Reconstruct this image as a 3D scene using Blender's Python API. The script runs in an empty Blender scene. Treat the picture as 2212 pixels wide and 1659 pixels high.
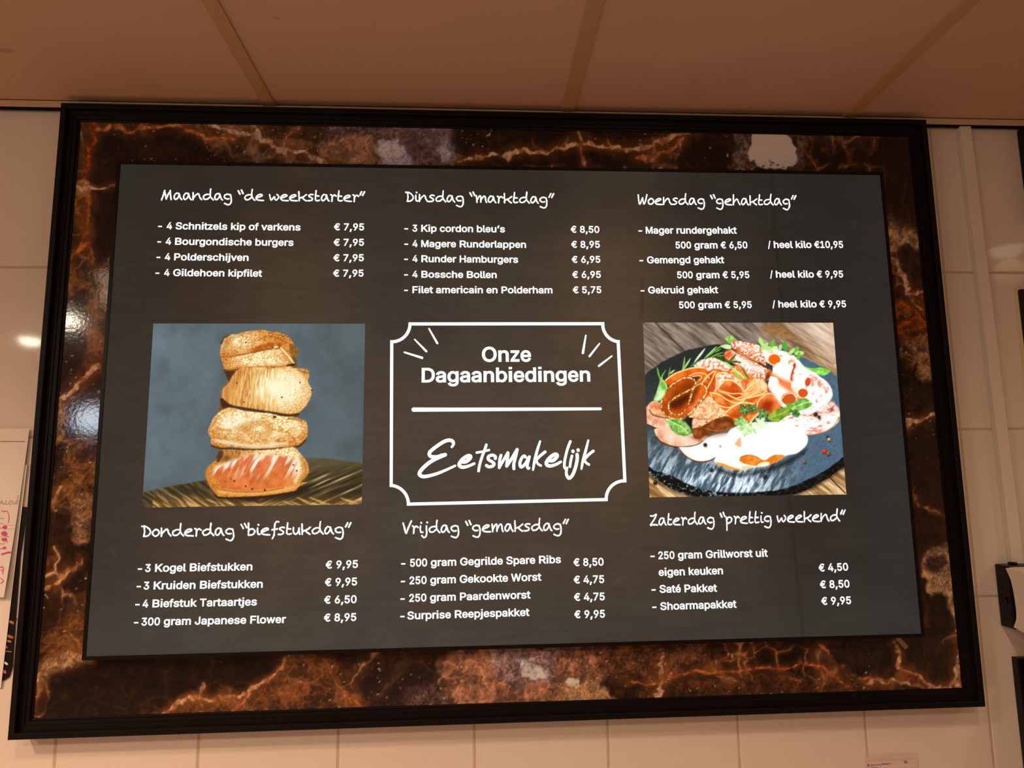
import bpy, bmesh, math, random
import numpy as np
from mathutils import Matrix, Vector
from mathutils.geometry import delaunay_2d_cdt

random.seed(7)
rng = np.random.default_rng(7)
S = bpy.context.scene
COL = S.collection

# ------------------------------------------------------------------ camera, world, exposure, lamps' levels
W_PX, H_PX, F_PX = 2212, 1659, 1400.0
CAM = np.array([-0.07385, -1.27792, 1.60268])
ROT = np.array([[0.99836, -0.05596, -0.01176],          # camera right, down, forward in world axes
                [-0.00437, 0.13044, -0.99145],
                [0.05702, 0.98988, 0.12998]])
cam_d = bpy.data.cameras.new('camera')
cam_d.sensor_fit = 'HORIZONTAL'
cam_d.sensor_width = 36.0
cam_d.lens = 36.0 * F_PX / W_PX
cam_d.clip_start = 0.01
cam = bpy.data.objects.new('camera', cam_d)
COL.objects.link(cam)
m3 = Matrix([[ROT[0][i], -ROT[1][i], -ROT[2][i]] for i in range(3)])
cam.matrix_world = Matrix.Translation(Vector(CAM)) @ m3.to_4x4()
S.camera = cam

world = bpy.data.worlds.new('world')
S.world = world
world.use_nodes = True
world.node_tree.nodes['Background'].inputs[0].default_value = (0.02, 0.015, 0.012, 1)
world.node_tree.nodes['Background'].inputs[1].default_value = 0.3
S.view_settings.view_transform = 'Standard'
S.view_settings.look = 'None'
S.view_settings.exposure = 0.0
S.view_settings.gamma = 1.0
S.view_settings.use_curve_mapping = False

WARM = (1.0, 0.625, 0.405)
# x, y, watts of the recessed ceiling lamps (they hang behind and beside the camera)
DOWNLIGHTS = [(-2.01, -1.90, 100), (-1.43, -1.22, 72), (-0.55, -1.05, 17), (0.45, -1.05, 12), (1.76, -0.78, 9.8),
              (-0.80, -1.90, 36), (0.40, -1.90, 27), (-2.50, -2.34, 44)]
CEIL = 2.342

# ------------------------------------------------------------------ helpers
def at(x, y, Y):
    """the point of the vertical plane y = Y that the photograph shows at pixel x, y"""
    d = ROT.T @ np.array([(x - W_PX / 2) / F_PX, (y - H_PX / 2) / F_PX, 1.0])
    return CAM + (Y - CAM[1]) / d[1] * d

def to_px(P):
    q = (np.asarray(P) - CAM) @ ROT.T
    return np.stack([W_PX / 2 + F_PX * q[:, 0] / q[:, 2], H_PX / 2 + F_PX * q[:, 1] / q[:, 2]], 1)

def lin(c):
    c = np.asarray(c, float) / 255.0
    return np.where(c <= 0.04045, c / 12.92, ((c + 0.055) / 1.055) ** 2.4)

def tag(o, label=None, cat=None, group=None, kind=None):
    if label: o['label'] = label
    if cat: o['category'] = cat
    if group: o['group'] = group
    if kind: o['kind'] = kind
    return o

def empty(name, loc, label, cat, group=None):
    o = bpy.data.objects.new(name, None)
    o.location = loc
    o.empty_display_size = 0.05
    COL.objects.link(o)
    return tag(o, label, cat, group)

def link(name, me, parent=None, mats=()):
    for m in mats: me.materials.append(m)
    o = bpy.data.objects.new(name, me)
    COL.objects.link(o)
    if parent is not None:
        o.parent = parent
        base = parent
        off = Vector((0, 0, 0))
        while base is not None:
            off += base.location
            base = base.parent
        o.matrix_parent_inverse = Matrix.Identity(4)
        o.location = -off
    return o

def shade(me, ang=0.6):
    me.polygons.foreach_set('use_smooth', [True] * len(me.polygons))
    try: me.set_sharp_from_angle(angle=ang)
    except Exception: pass

def bm_obj(name, bm, mats, parent=None, smooth=False):
    me = bpy.data.meshes.new(name)
    bmesh.ops.recalc_face_normals(bm, faces=bm.faces[:])
    bm.to_mesh(me); bm.free()
    if smooth: shade(me)
    return link(name, me, parent, mats)

def box(bm, a, b, bevel=0.0, mat=0, seg=2):
    """axis box from corner a to corner b, optionally with rounded edges"""
    vs = [bm.verts.new((x, y, z)) for x in (a[0], b[0]) for y in (a[1], b[1]) for z in (a[2], b[2])]
    F = [(0, 1, 3, 2), (4, 6, 7, 5), (0, 4, 5, 1), (2, 3, 7, 6), (0, 2, 6, 4), (1, 5, 7, 3)]
    fs = [bm.faces.new([vs[i] for i in f]) for f in F]
    for f in fs: f.material_index = mat
    if bevel > 0:
        es = list({e for f in fs for e in f.edges})
        r = bmesh.ops.bevel(bm, geom=es, offset=bevel, segments=seg, profile=0.5, affect='EDGES')
        for f in r['faces']: f.material_index = mat
    return vs

def prism(bm, poly, z0, z1, mat=0, axis='y'):
    """polygon in the x-z plane pushed from y=z0 to y=z1"""
    n = len(poly)
    A = [bm.verts.new((p[0], z0, p[1])) for p in poly]
    B = [bm.verts.new((p[0], z1, p[1])) for p in poly]
    fs = [bm.faces.new(A), bm.faces.new(B[::-1])]
    for i in range(n):
        fs.append(bm.faces.new([A[i], B[i], B[(i + 1) % n], A[(i + 1) % n]]))
    for f in fs: f.material_index = mat
    return fs

# ------------------------------------------------------------------ materials
def mat(name, color=(0.8, 0.8, 0.8), rough=0.5, spec=0.5, metal=0.0, emit=None, strength=0.0, noise=0.0, nscale=30.0,
        bump=0.0, bscale=80.0, coat=0.0):
    m = bpy.data.materials.new(name)
    m.use_nodes = True
    nt = m.node_tree
    p = nt.nodes['Principled BSDF']
    p.inputs['Base Color'].default_value = (*color, 1)
    p.inputs['Roughness'].default_value = rough
    p.inputs['Specular IOR Level'].default_value = spec
    p.inputs['Metallic'].default_value = metal
    p.inputs['Coat Weight'].default_value = coat
    if emit is not None:
        p.inputs['Emission Color'].default_value = (*emit, 1)
        p.inputs['Emission Strength'].default_value = strength
    tc = nt.nodes.new('ShaderNodeTexCoord')
    if noise:
        n = nt.nodes.new('ShaderNodeTexNoise'); n.inputs['Scale'].default_value = nscale; n.inputs['Detail'].default_value = 5
        r = nt.nodes.new('ShaderNodeMix'); r.data_type = 'RGBA'
        c = np.array(color)
        r.inputs[6].default_value = (*(c * (1 - noise)), 1)
        r.inputs[7].default_value = (*np.minimum(c * (1 + noise), 1), 1)
        nt.links.new(tc.outputs['Object'], n.inputs['Vector'])
        nt.links.new(n.outputs['Fac'], r.inputs[0])
        nt.links.new(r.outputs[2], p.inputs['Base Color'])
    if bump:
        n2 = nt.nodes.new('ShaderNodeTexNoise'); n2.inputs['Scale'].default_value = bscale; n2.inputs['Detail'].default_value = 3
        b = nt.nodes.new('ShaderNodeBump'); b.inputs['Strength'].default_value = bump; b.inputs['Distance'].default_value = 0.002
        nt.links.new(tc.outputs['Object'], n2.inputs['Vector'])
        nt.links.new(n2.outputs['Fac'], b.inputs['Height'])
        nt.links.new(b.outputs['Normal'], p.inputs['Normal'])
    return m

def attr_mat(name, attr='Col', emission=0.0, rough=0.4, spec=0.5, grain=0.0, gscale=(60, 60, 60), bump=0.0, bscale=60, diffuse=True):
    """material whose pattern is the surface's own colour layer, with fine procedural grain on top"""
    m = bpy.data.materials.new(name)
    m.use_nodes = True
    nt = m.node_tree
    p = nt.nodes['Principled BSDF']
    p.inputs['Roughness'].default_value = rough
    p.inputs['Specular IOR Level'].default_value = spec
    a = nt.nodes.new('ShaderNodeAttribute'); a.attribute_name = attr
    out = a.outputs['Color']
    tc = nt.nodes.new('ShaderNodeTexCoord')
    if grain:
        mp = nt.nodes.new('ShaderNodeMapping'); mp.inputs['Scale'].default_value = gscale
        n = nt.nodes.new('ShaderNodeTexNoise'); n.inputs['Scale'].default_value = 1.0; n.inputs['Detail'].default_value = 6
        n.inputs['Roughness'].default_value = 0.7
        mr = nt.nodes.new('ShaderNodeMapRange')
        mr.inputs['From Min'].default_value = 0.25; mr.inputs['From Max'].default_value = 0.75
        mr.inputs['To Min'].default_value = 1 - grain; mr.inputs['To Max'].default_value = 1 + grain
        vm = nt.nodes.new('ShaderNodeVectorMath'); vm.operation = 'SCALE'
        nt.links.new(tc.outputs['Object'], mp.inputs['Vector'])
        nt.links.new(mp.outputs['Vector'], n.inputs['Vector'])
        nt.links.new(n.outputs['Fac'], mr.inputs['Value'])
        nt.links.new(out, vm.inputs[0]); nt.links.new(mr.outputs['Result'], vm.inputs['Scale'])
        out = vm.outputs['Vector']
    if emission:
        nt.links.new(out, p.inputs['Emission Color'])
        p.inputs['Emission Strength'].default_value = emission
        p.inputs['Base Color'].default_value = (0.01, 0.01, 0.01, 1)
    else:
        nt.links.new(out, p.inputs['Base Color'])
    if bump:
        n2 = nt.nodes.new('ShaderNodeTexNoise'); n2.inputs['Scale'].default_value = bscale; n2.inputs['Detail'].default_value = 2
        b = nt.nodes.new('ShaderNodeBump'); b.inputs['Strength'].default_value = bump; b.inputs['Distance'].default_value = 0.002
        nt.links.new(tc.outputs['Object'], n2.inputs['Vector'])
        nt.links.new(n2.outputs['Fac'], b.inputs['Height'])
        nt.links.new(b.outputs['Normal'], p.inputs['Normal'])
    return m

M = {}
M['tile'] = mat('glazed_tile', (0.80, 0.74, 0.66), 0.06, 0.5, noise=0.03, nscale=3, bump=0.02, bscale=9)
M['grout'] = mat('grout', (0.60, 0.49, 0.38), 0.9, 0.2, noise=0.15, nscale=60)
M['ceiling'] = mat('ceiling_board', (0.61, 0.425, 0.312), 0.85, 0.2, noise=0.05, nscale=6, bump=0.05, bscale=400)
M['strip'] = mat('ceiling_strip_paint', (0.52, 0.33, 0.18), 0.5, 0.3, noise=0.04, nscale=20)
M['trim'] = mat('trim_paint', (0.60, 0.44, 0.29), 0.4, 0.4, noise=0.04, nscale=15)
M['gap_shade'] = mat('painted_gap_shade', (0.01, 0.01, 0.012), 0.9, 0.1)  # near-black colour standing in for the shade in the ceiling gap
M['floor'] = mat('floor_tile', (0.45, 0.36, 0.30), 0.4, 0.4, noise=0.1, nscale=4)
M['plain'] = mat('painted_wall', (0.62, 0.52, 0.44), 0.7, 0.3, noise=0.05, nscale=3)
M['frame'] = mat('black_moulding', (0.0050, 0.0042, 0.0044), 0.45, 0.16, noise=0.2, nscale=60, bump=0.04, bscale=200)
M['bezel'] = mat('black_bezel', (0.007, 0.005, 0.005), 0.35, 0.2, noise=0.1, nscale=60)
M['white'] = mat('white_plastic', (0.80, 0.75, 0.67), 0.30, 0.5, noise=0.03, nscale=8)
M['black'] = mat('black_plastic', (0.007, 0.005, 0.006), 0.38, 0.25, noise=0.2, nscale=30)
M['metal'] = mat('dull_metal', (0.45, 0.38, 0.28), 0.35, 0.5, metal=1.0, noise=0.1, nscale=90)
M['paper'] = mat('paper', (0.86, 0.82, 0.76), 0.8, 0.2, noise=0.03, nscale=12, bump=0.05, bscale=40)
M['notepaper'] = mat('note_paper', (0.80, 0.66, 0.62), 0.35, 0.4, noise=0.04, nscale=20)
M['rule'] = mat('printed_rule', (0.30, 0.24, 0.18), 0.8, 0.2, noise=0.1, nscale=40)
M['faint'] = mat('faint_pencil', (0.52, 0.46, 0.40), 0.8, 0.2, noise=0.2, nscale=90)
M['pink'] = mat('pink_marker', (0.70, 0.10, 0.26), 0.7, 0.2, noise=0.2, nscale=90)
M['ink'] = mat('blue_ink', (0.16, 0.10, 0.30), 0.7, 0.2, noise=0.2, nscale=90)
M['orange'] = mat('orange_print', (0.45, 0.20, 0.05), 0.6, 0.3, noise=0.2, nscale=90)
M['cream'] = mat('cream_rim', (0.78, 0.70, 0.42), 0.4, 0.5, noise=0.04, nscale=30)
M['text'] = mat('lit_white_print', (0.02, 0.02, 0.02), 0.6, 0.2, emit=(1.0, 0.99, 0.965), strength=1.15, noise=0.02, nscale=20)
M['lamp_warm'] = mat('warm_lamp_glass', (0.8, 0.8, 0.8), 0.4, 0.3, emit=(1.0, 0.86, 0.62), strength=42, noise=0.02, nscale=20)
M['lamp_dim'] = mat('weak_lamp_glass', (0.8, 0.8, 0.8), 0.4, 0.3, emit=(1.0, 0.80, 0.52), strength=1.6, noise=0.02, nscale=20)
M['lamp_bright'] = mat('bright_lamp_glass', (0.8, 0.8, 0.8), 0.4, 0.3, emit=(1.0, 0.88, 0.66), strength=95, noise=0.02, nscale=20)
M['lamp_mid'] = mat('soft_lamp_glass', (0.8, 0.8, 0.8), 0.4, 0.3, emit=(1.0, 0.86, 0.62), strength=6, noise=0.02, nscale=20)
M['lamp_cold'] = mat('cold_globe_glass', (0.8, 0.8, 0.8), 0.3, 0.4, emit=(0.72, 0.86, 1.0), strength=26, noise=0.02, nscale=20)
# ------------------------------------------------------------------ the setting
GX0, GDX, GZ0, GDZ = -0.82562, 0.249467, 2.00543, 0.332643
TILE_TOP = 2.3313
def wall_tiles():
    bm = bmesh.new()
    box(bm, (-3.6, 0.0009, 0.0), (2.6, 0.10, CEIL), 0, 1)
    g = 0.0021
    for i in range(-9, 14):
        x0, x1 = GX0 + i * GDX + g, GX0 + (i + 1) * GDX - g
        x0, x1 = max(x0, -3.05), min(x1, 2.55)
        if x1 - x0 < 0.02: continue
        for k in range(-6, 2):
            z0, z1 = GZ0 + k * GDZ + g, GZ0 + (k + 1) * GDZ - g
            z1 = min(z1, TILE_TOP); z0 = max(z0, 0.005)
            if z1 - z0 < 0.02: continue
            near = len(bm.verts)
            new = set(bm.verts)
            box(bm, (x0, 0.0, z0), (x1, 0.004, z1), 0.0016, 0, 2)
            vs = [v for v in bm.verts if v not in new]
            tx, tz = random.uniform(-1, 1) * 0.0009, random.uniform(-1, 1) * 0.0009
            cx, cz = (x0 + x1) / 2, (z0 + z1) / 2
            for v in vs:
                if v.co.y < 0.003: v.co.y += tx * (v.co.x - cx) + tz * (v.co.z - cz)
    me = bpy.data.meshes.new('wall_back')
    bmesh.ops.recalc_face_normals(bm, faces=bm.faces[:])
    bm.to_mesh(me); bm.free()
    return tag(link('wall_back', me, None, (M['tile'], M['grout'])), 'cream glazed tile wall behind the framed menu board', 'wall', kind='structure')
wall_tiles()

def slab(name, a, b, m, label, cat):
    bm = bmesh.new(); box(bm, a, b)
    return tag(bm_obj(name, bm, (m,)), label, cat, kind='structure')
slab('floor', (-3.6, -5.2, -0.1), (2.6, 0.1, 0.0), M['floor'], 'floor of the shop below the view', 'floor')
slab('wall_left', (-3.7, -5.2, 0.0), (-3.6, 0.1, CEIL), M['plain'], 'plain wall far to the left of the board', 'wall')
slab('wall_right', (2.6, -5.2, 0.0), (2.7, 0.1, CEIL), M['plain'], 'plain wall to the right of the board', 'wall')
slab('wall_front', (-3.7, -5.3, 0.0), (2.7, -5.2, CEIL), M['plain'], 'plain wall behind the viewer', 'wall')

def ceiling_mat():
    """dull white boards with a few soft smudges that stay where they are"""
    m = M['ceiling']; nt = m.node_tree; p = nt.nodes['Principled BSDF']
    src = p.inputs['Base Color'].links[0].from_socket
    tc = nt.nodes['Texture Coordinate']
    nz = nt.nodes.new('ShaderNodeTexNoise'); nz.inputs['Scale'].default_value = 40
    nt.links.new(tc.outputs['Object'], nz.inputs['Vector'])
    for (x, y), (rx, ry), a in SMUDGES:
        sub = nt.nodes.new('ShaderNodeVectorMath'); sub.operation = 'SUBTRACT'; sub.inputs[1].default_value = (x, y, CEIL)
        mul = nt.nodes.new('ShaderNodeVectorMath'); mul.operation = 'MULTIPLY'; mul.inputs[1].default_value = (1 / rx, 1 / ry, 0)
        ln = nt.nodes.new('ShaderNodeVectorMath'); ln.operation = 'LENGTH'
        mr = nt.nodes.new('ShaderNodeMapRange')
        mr.inputs['From Min'].default_value = 0.4; mr.inputs['From Max'].default_value = 1.1
        mr.inputs['To Min'].default_value = a; mr.inputs['To Max'].default_value = 0.0
        mx = nt.nodes.new('ShaderNodeMix'); mx.data_type = 'RGBA'; mx.inputs[7].default_value = (0.25, 0.16, 0.10, 1)
        nt.links.new(tc.outputs['Object'], sub.inputs[0]); nt.links.new(sub.outputs[0], mul.inputs[0])
        nt.links.new(mul.outputs[0], ln.inputs[0]); nt.links.new(ln.outputs['Value'], mr.inputs['Value'])
        nt.links.new(mr.outputs['Result'], mx.inputs[0]); nt.links.new(src, mx.inputs[6])
        src = mx.outputs[2]
    nt.links.new(src, p.inputs['Base Color'])

def on_ceiling(x, y):
    d = ROT.T @ np.array([(x - W_PX / 2) / F_PX, (y - H_PX / 2) / F_PX, 1.0])
    return CAM + (CEIL - CAM[2]) / d[2] * d
SMUDGES = [((-0.895, -0.177), (0.022, 0.008), 0.4), ((-0.396, -0.281), (0.007, 0.005), 0.4), ((-0.083, -0.0412), (0.014, 0.0016), 0.8)]
ceiling_mat()
slab('ceiling', (-3.7, -5.3, CEIL), (2.7, 0.1, CEIL + 0.08), M['ceiling'], 'dim suspended ceiling of large plain boards above the menu board', 'ceiling')

BARS = [(-0.5005, -0.4750), (0.1075, 0.1345), (0.7110, 0.7370)]
for k, (x0, x1) in enumerate([(-2.33, -2.305), (-1.72, -1.695), (-1.11, -1.085)] + BARS + [(1.32, 1.346), (1.93, 1.956)]):
    bm = bmesh.new()
    box(bm, (x0, -5.2, CEIL - 0.0045), (x1, -0.001, CEIL + 0.001), 0.0008)
    lab = {3: 'beige ceiling strip above the left third of the board', 4: 'beige ceiling strip above the middle of the board',
           5: 'beige ceiling strip slanting away above the right end of the board'}.get(k, 'ceiling strip outside the view')
    tag(bm_obj('trim_%d' % (k + 1), bm, (M['strip'],)), lab, 'ceiling strip', kind='structure')
bm = bmesh.new()
box(bm, (-3.6, -0.0225, 2.3275), (2.6, -0.0205, CEIL + 0.001), 0.0005)
box(bm, (-3.6, -0.0225, CEIL - 0.0015), (2.6, 0.0016, CEIL + 0.001))
tag(bm_obj('trim_9', bm, (M['trim'],)), 'pale edge strip where the ceiling meets the tiled wall', 'ceiling edge trim', kind='structure')
bm = bmesh.new()
box(bm, (-3.6, -0.019, 2.3325), (2.6, 0.0014, CEIL - 0.002))  # solid black strip, paints the shade behind the edge trim
tag(bm_obj('trim_10', bm, (M['gap_shade'],)), 'black filler strip painting the shade in the gap under the ceiling edge strip', 'shadow gap', kind='structure')

# ------------------------------------------------------------------ lamps (outside the view, seen as reflections on the glossy surfaces)
LAMP_WORDS = ['far left behind the viewer', 'left above the frame corner', 'left of the middle near the wall', 'right of the middle near the wall',
              'far right near the wall', 'behind the viewer on the left', 'behind the viewer on the right', 'farthest left and farthest back']
def downlight(i, x, y, w):
    e = empty('ceiling_downlight', (x, y, CEIL), 'round recessed ceiling lamp ' + LAMP_WORDS[i], 'ceiling lamp', 'recessed ceiling lamps')
    bm = bmesh.new()
    prof = [(0.072, 0.0), (0.072, -0.004), (0.066, -0.008), (0.056, -0.008), (0.052, -0.002), (0.050, 0.0)]
    n = 40
    rings = [[bm.verts.new((x + r * math.cos(2 * math.pi * k / n), y + r * math.sin(2 * math.pi * k / n), CEIL + z)) for k in range(n)] for r, z in prof]
    for a, b in zip(rings[:-1], rings[1:]):
        for k in range(n): bm.faces.new([a[k], a[(k + 1) % n], b[(k + 1) % n], b[k]])
    bm_obj('lamp_ring', bm, (M['white'],), e, True)
    bm = bmesh.new()
    bmesh.ops.create_uvsphere(bm, u_segments=n, v_segments=16, radius=0.050)
    for v in bm.verts:
        v.co.z = -0.003 + (v.co.z * 0.75 if v.co.z < 0 else 0.0)
        v.co += Vector((x, y, CEIL))
    bmesh.ops.remove_doubles(bm, verts=bm.verts, dist=1e-5)
    bm_obj('lamp_glass', bm, (M[{0: 'lamp_bright', 1: 'lamp_mid', 4: 'lamp_dim'}.get(i, 'lamp_warm')],), e)
    l = bpy.data.lights.new('lamp_light', 'SPOT')
    l.energy = w; l.color = WARM; l.spot_size = math.radians(158); l.spot_blend = 0.9; l.shadow_soft_size = 0.045
    o = bpy.data.objects.new('lamp_light', l); COL.objects.link(o)
    o.parent = e; o.location = (0, 0, -0.09)
for i, (x, y, w) in enumerate(DOWNLIGHTS): downlight(i, x, y, w)

def globe(x, y, z, r):
    e = empty('pendant_globe_lamp', (x, y, z), 'cold white hanging globe lamp behind the viewer on the left', 'pendant lamp')
    bm = bmesh.new(); bmesh.ops.create_uvsphere(bm, u_segments=32, v_segments=20, radius=r)
    for v in bm.verts: v.co += Vector((x, y, z))
    bm_obj('globe', bm, (M['lamp_cold'],), e, True)
    bm = bmesh.new(); bmesh.ops.create_cone(bm, cap_ends=True, segments=12, radius1=0.004, radius2=0.004, depth=CEIL - z - r)
    for v in bm.verts: v.co += Vector((x, y, (CEIL + z + r) / 2))
    bm_obj('cord', bm, (M['black'],), e)
    bm = bmesh.new(); bmesh.ops.create_cone(bm, cap_ends=True, segments=24, radius1=0.035, radius2=0.022, depth=0.04)
    for v in bm.verts: v.co += Vector((x, y, z + r + 0.012))
    bm_obj('cap', bm, (M['black'],), e, True)
globe(-2.28, -2.63, 1.915, 0.075)
# ------------------------------------------------------------------ a small painter for flat printed pictures
def _hash(ix, iy, seed):
    h = (ix * 374761393 + iy * 668265263 + seed * 974634777) & 0xFFFFFFFF
    h = ((h ^ (h >> 13)) * 1274126177) & 0xFFFFFFFF
    return ((h ^ (h >> 16)) & 0xFFFF) / 65535.0

def vnoise(p, s, seed=0):
    q = p / s
    i = np.floor(q).astype(np.int64); f = q - i
    f = f * f * (3 - 2 * f)
    x, y = i[:, 0], i[:, 1]
    a = _hash(x, y, seed); b = _hash(x + 1, y, seed); c = _hash(x, y + 1, seed); d = _hash(x + 1, y + 1, seed)
    return (a * (1 - f[:, 0]) + b * f[:, 0]) * (1 - f[:, 1]) + (c * (1 - f[:, 0]) + d * f[:, 0]) * f[:, 1]

def fbm(p, s, seed=0, o=4, g=0.55):
    p = np.asarray(p, float)
    t = np.zeros(len(p)); a = 1.0; n = 0.0
    for k in range(o):
        t += a * vnoise(p + k * 17.3, s / 2 ** k, seed + k); n += a; a *= g
    return t / n

def worley(p, s, seed=0):
    q = np.asarray(p, float) / s
    i = np.floor(q).astype(np.int64)
    f1 = np.full(len(q), 9.0); f2 = np.full(len(q), 9.0)
    for dx in (-1, 0, 1):
        for dy in (-1, 0, 1):
            x, y = i[:, 0] + dx, i[:, 1] + dy
            cx = x + _hash(x, y, seed); cy = y + _hash(x, y, seed + 91)
            d = np.hypot(q[:, 0] - cx, q[:, 1] - cy)
            f2 = np.minimum(f2, np.maximum(f1, d)); f1 = np.minimum(f1, d)
    return f1, f2

def curve(P, closed=False, n=6):
    P = np.asarray(P, float)
    if len(P) < 3: return P
    out = []
    N = len(P)
    for i in range(N if closed else N - 1):
        p0 = P[(i - 1) % N] if (closed or i > 0) else P[0]
        p1 = P[i]; p2 = P[(i + 1) % N]
        p3 = P[(i + 2) % N] if (closed or i + 2 < N) else P[-1]
        for t in np.arange(n) / n:
            out.append(0.5 * (2 * p1 + (p2 - p0) * t + (2 * p0 - 5 * p1 + 4 * p2 - p3) * t * t + (3 * p1 - p0 - 3 * p2 + p3) * t ** 3))
    if not closed: out.append(P[-1])
    return np.array(out)

class Painter:
    def __init__(s, pts, base):
        s.p = pts; s.c = np.tile(np.asarray(base, float), (len(pts), 1))
    def near(s, P, pad):
        lo = P.min(0) - pad; hi = P.max(0) + pad
        return np.where((s.p[:, 0] > lo[0]) & (s.p[:, 0] < hi[0]) & (s.p[:, 1] > lo[1]) & (s.p[:, 1] < hi[1]))[0]
    def put(s, idx, a, color):
        if len(idx) == 0: return
        if callable(color): color = color(s.p[idx])
        color = np.asarray(color, float)
        s.c[idx] = s.c[idx] * (1 - a[:, None]) + color * a[:, None]
    def fill(s, P, color, soft=1.2, alpha=1.0, smooth=True, rough=0.0, rs=6.0):
        P = np.asarray(P, float)
        if smooth: P = curve(P, True, 5)
        idx = s.near(P, soft + rough + 2)
        if len(idx) == 0: return
        q = s.p[idx]
        d = np.full(len(q), 1e9); inside = np.zeros(len(q), bool)
        for a, b in zip(P, np.roll(P, -1, 0)):
            e = b - a; L = e @ e
            if L < 1e-9: continue
            w = q - a
            t = np.clip((w @ e) / L, 0, 1)
            d = np.minimum(d, np.hypot(w[:, 0] - t * e[0], w[:, 1] - t * e[1]))
            cr = (a[1] <= q[:, 1]) != (b[1] <= q[:, 1])
            with np.errstate(divide='ignore', invalid='ignore'):
                xx = a[0] + (q[:, 1] - a[1]) / (b[1] - a[1]) * e[0] if b[1] != a[1] else np.full(len(q), -1e9)
            inside ^= cr & (q[:, 0] < xx)
        sd = np.where(inside, -d, d)
        if rough: sd = sd + (fbm(q, rs, 5, 2) - 0.5) * 2 * rough
        a = np.clip(0.5 - sd / (2 * soft), 0, 1) * alpha
        s.put(idx, a, color)
    def stroke(s, P, w, color, soft=1.0, alpha=1.0, smooth=True, taper=False, rough=0.0, rs=5.0):
        P = np.asarray(P, float)
        if smooth: P = curve(P, False, 5)
        idx = s.near(P, w + soft + 2 + rough)
        if len(idx) == 0: return
        q = s.p[idx]
        sd = np.full(len(q), 1e9)
        n = len(P)
        for k in range(n - 1):
            a, b = P[k], P[k + 1]; e = b - a; L = e @ e
            if L < 1e-9: continue
            v = q - a; t = np.clip((v @ e) / L, 0, 1)
            ww = w / 2
            if taper:
                u = (k + t) / (n - 1); ww = w / 2 * (0.25 + 0.75 * np.sin(np.pi * np.clip(u, 0.02, 0.98)))
            sd = np.minimum(sd, np.hypot(v[:, 0] - t * e[0], v[:, 1] - t * e[1]) - ww)
        if rough: sd = sd + (fbm(q, rs, 9, 2) - 0.5) * 2 * rough
        a = np.clip(0.5 - sd / (2 * soft), 0, 1) * alpha
        s.put(idx, a, color)
    def dot(s, x, y, r, color, ry=None, rot=0.0, soft=1.0, alpha=1.0):
        ry = ry or r
        t = np.linspace(0, 2 * np.pi, 18)[:-1]
        c, k = math.cos(rot), math.sin(rot)
        P = np.stack([x + r * np.cos(t) * c - ry * np.sin(t) * k, y + r * np.cos(t) * k + ry * np.sin(t) * c], 1)
        s.fill(P, color, soft, alpha, False)

def mixc(a, b, t):
    a = np.asarray(a, float); b = np.asarray(b, float)
    t = np.clip(t, 0, 1)[:, None]
    return a * (1 - t) + b * t

def grid(name, x0, x1, z0, z1, Y, step, hole=None):
    """flat grid of quads facing the shop, with an optional rectangular hole"""
    nx = max(2, int(round((x1 - x0) / step)) + 1); nz = max(2, int(round((z1 - z0) / step)) + 1)
    X, Z = np.meshgrid(np.linspace(x0, x1, nx), np.linspace(z0, z1, nz))
    v = np.stack([X.ravel(), np.full(X.size, Y), Z.ravel()], 1)
    i = np.arange(nx - 1)[None, :] + nx * np.arange(nz - 1)[:, None]
    i = i.ravel()
    q = np.stack([i, i + 1, i + 1 + nx, i + nx], 1)
    if hole:
        c = v[q].mean(1)
        keep = ~((c[:, 0] > hole[0]) & (c[:, 0] < hole[1]) & (c[:, 2] > hole[2]) & (c[:, 2] < hole[3]))
        q = q[keep]
        used = np.unique(q); remap = np.full(len(v), -1); remap[used] = np.arange(len(used))
        v = v[used]; q = remap[q]
    me = bpy.data.meshes.new(name)
    me.vertices.add(len(v)); me.vertices.foreach_set('co', v.ravel())
    me.loops.add(q.size); me.loops.foreach_set('vertex_index', q.ravel().astype(np.int32))
    me.polygons.add(len(q)); me.polygons.foreach_set('loop_start', np.arange(0, q.size, 4, dtype=np.int32))
    me.update(calc_edges=True); me.validate()
    return me, v

def set_col(me, rgb255, gain=1.0):
    c = lin(np.clip(rgb255, 0, 255)) * gain
    a = me.color_attributes.new('Col', 'FLOAT_COLOR', 'POINT')
    a.data.foreach_set('color', np.concatenate([c, np.ones((len(c), 1))], 1).ravel().astype(np.float32))
# ------------------------------------------------------------------ the framed board
FX, FZ0, FZ1, FD = 0.880, 1.150, 2.3235, 0.045
LIGHT_TINT = np.array([1.0, 0.66, 0.43])           # colour of the room light the print was judged under
MARBLE_GAIN = 1.32
frame = empty('picture_frame', (0, 0, FZ0), 'large black moulded frame with brown marble panel around the lit menu', 'picture frame')
PROFILE = [(0.0, 0.0), (0.0, 0.0443), (0.0008, 0.0450), (0.0094, 0.0450), (0.0102, 0.0442), (0.0108, 0.0345), (0.0180, 0.0338), (0.0190, 0.0318),
           (0.0250, 0.0312), (0.0260, 0.0278), (0.0288, 0.0272), (0.0290, 0.0)]
def rail(side):
    bm = bmesh.new()
    rows = []
    for end in (0, 1):
        row = []
        for w, h in PROFILE:
            if side in ('top', 'bottom'):
                z = FZ1 - w if side == 'top' else FZ0 + w
                x = (-FX + w) if end == 0 else (FX - w)
            else:
                x = -FX + w if side == 'left' else FX - w
                z = (FZ0 + w) if end == 0 else (FZ1 - w)
            row.append(bm.verts.new((x, -h - 0.0005, z)))
        rows.append(row)
    n = len(PROFILE)
    for i in range(n):
        bm.faces.new([rows[0][i], rows[0][(i + 1) % n], rows[1][(i + 1) % n], rows[1][i]])
    bm.faces.new(rows[0]); bm.faces.new(rows[1][::-1])
    bm_obj('frame_rail', bm, (M['frame'],), frame)
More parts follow.
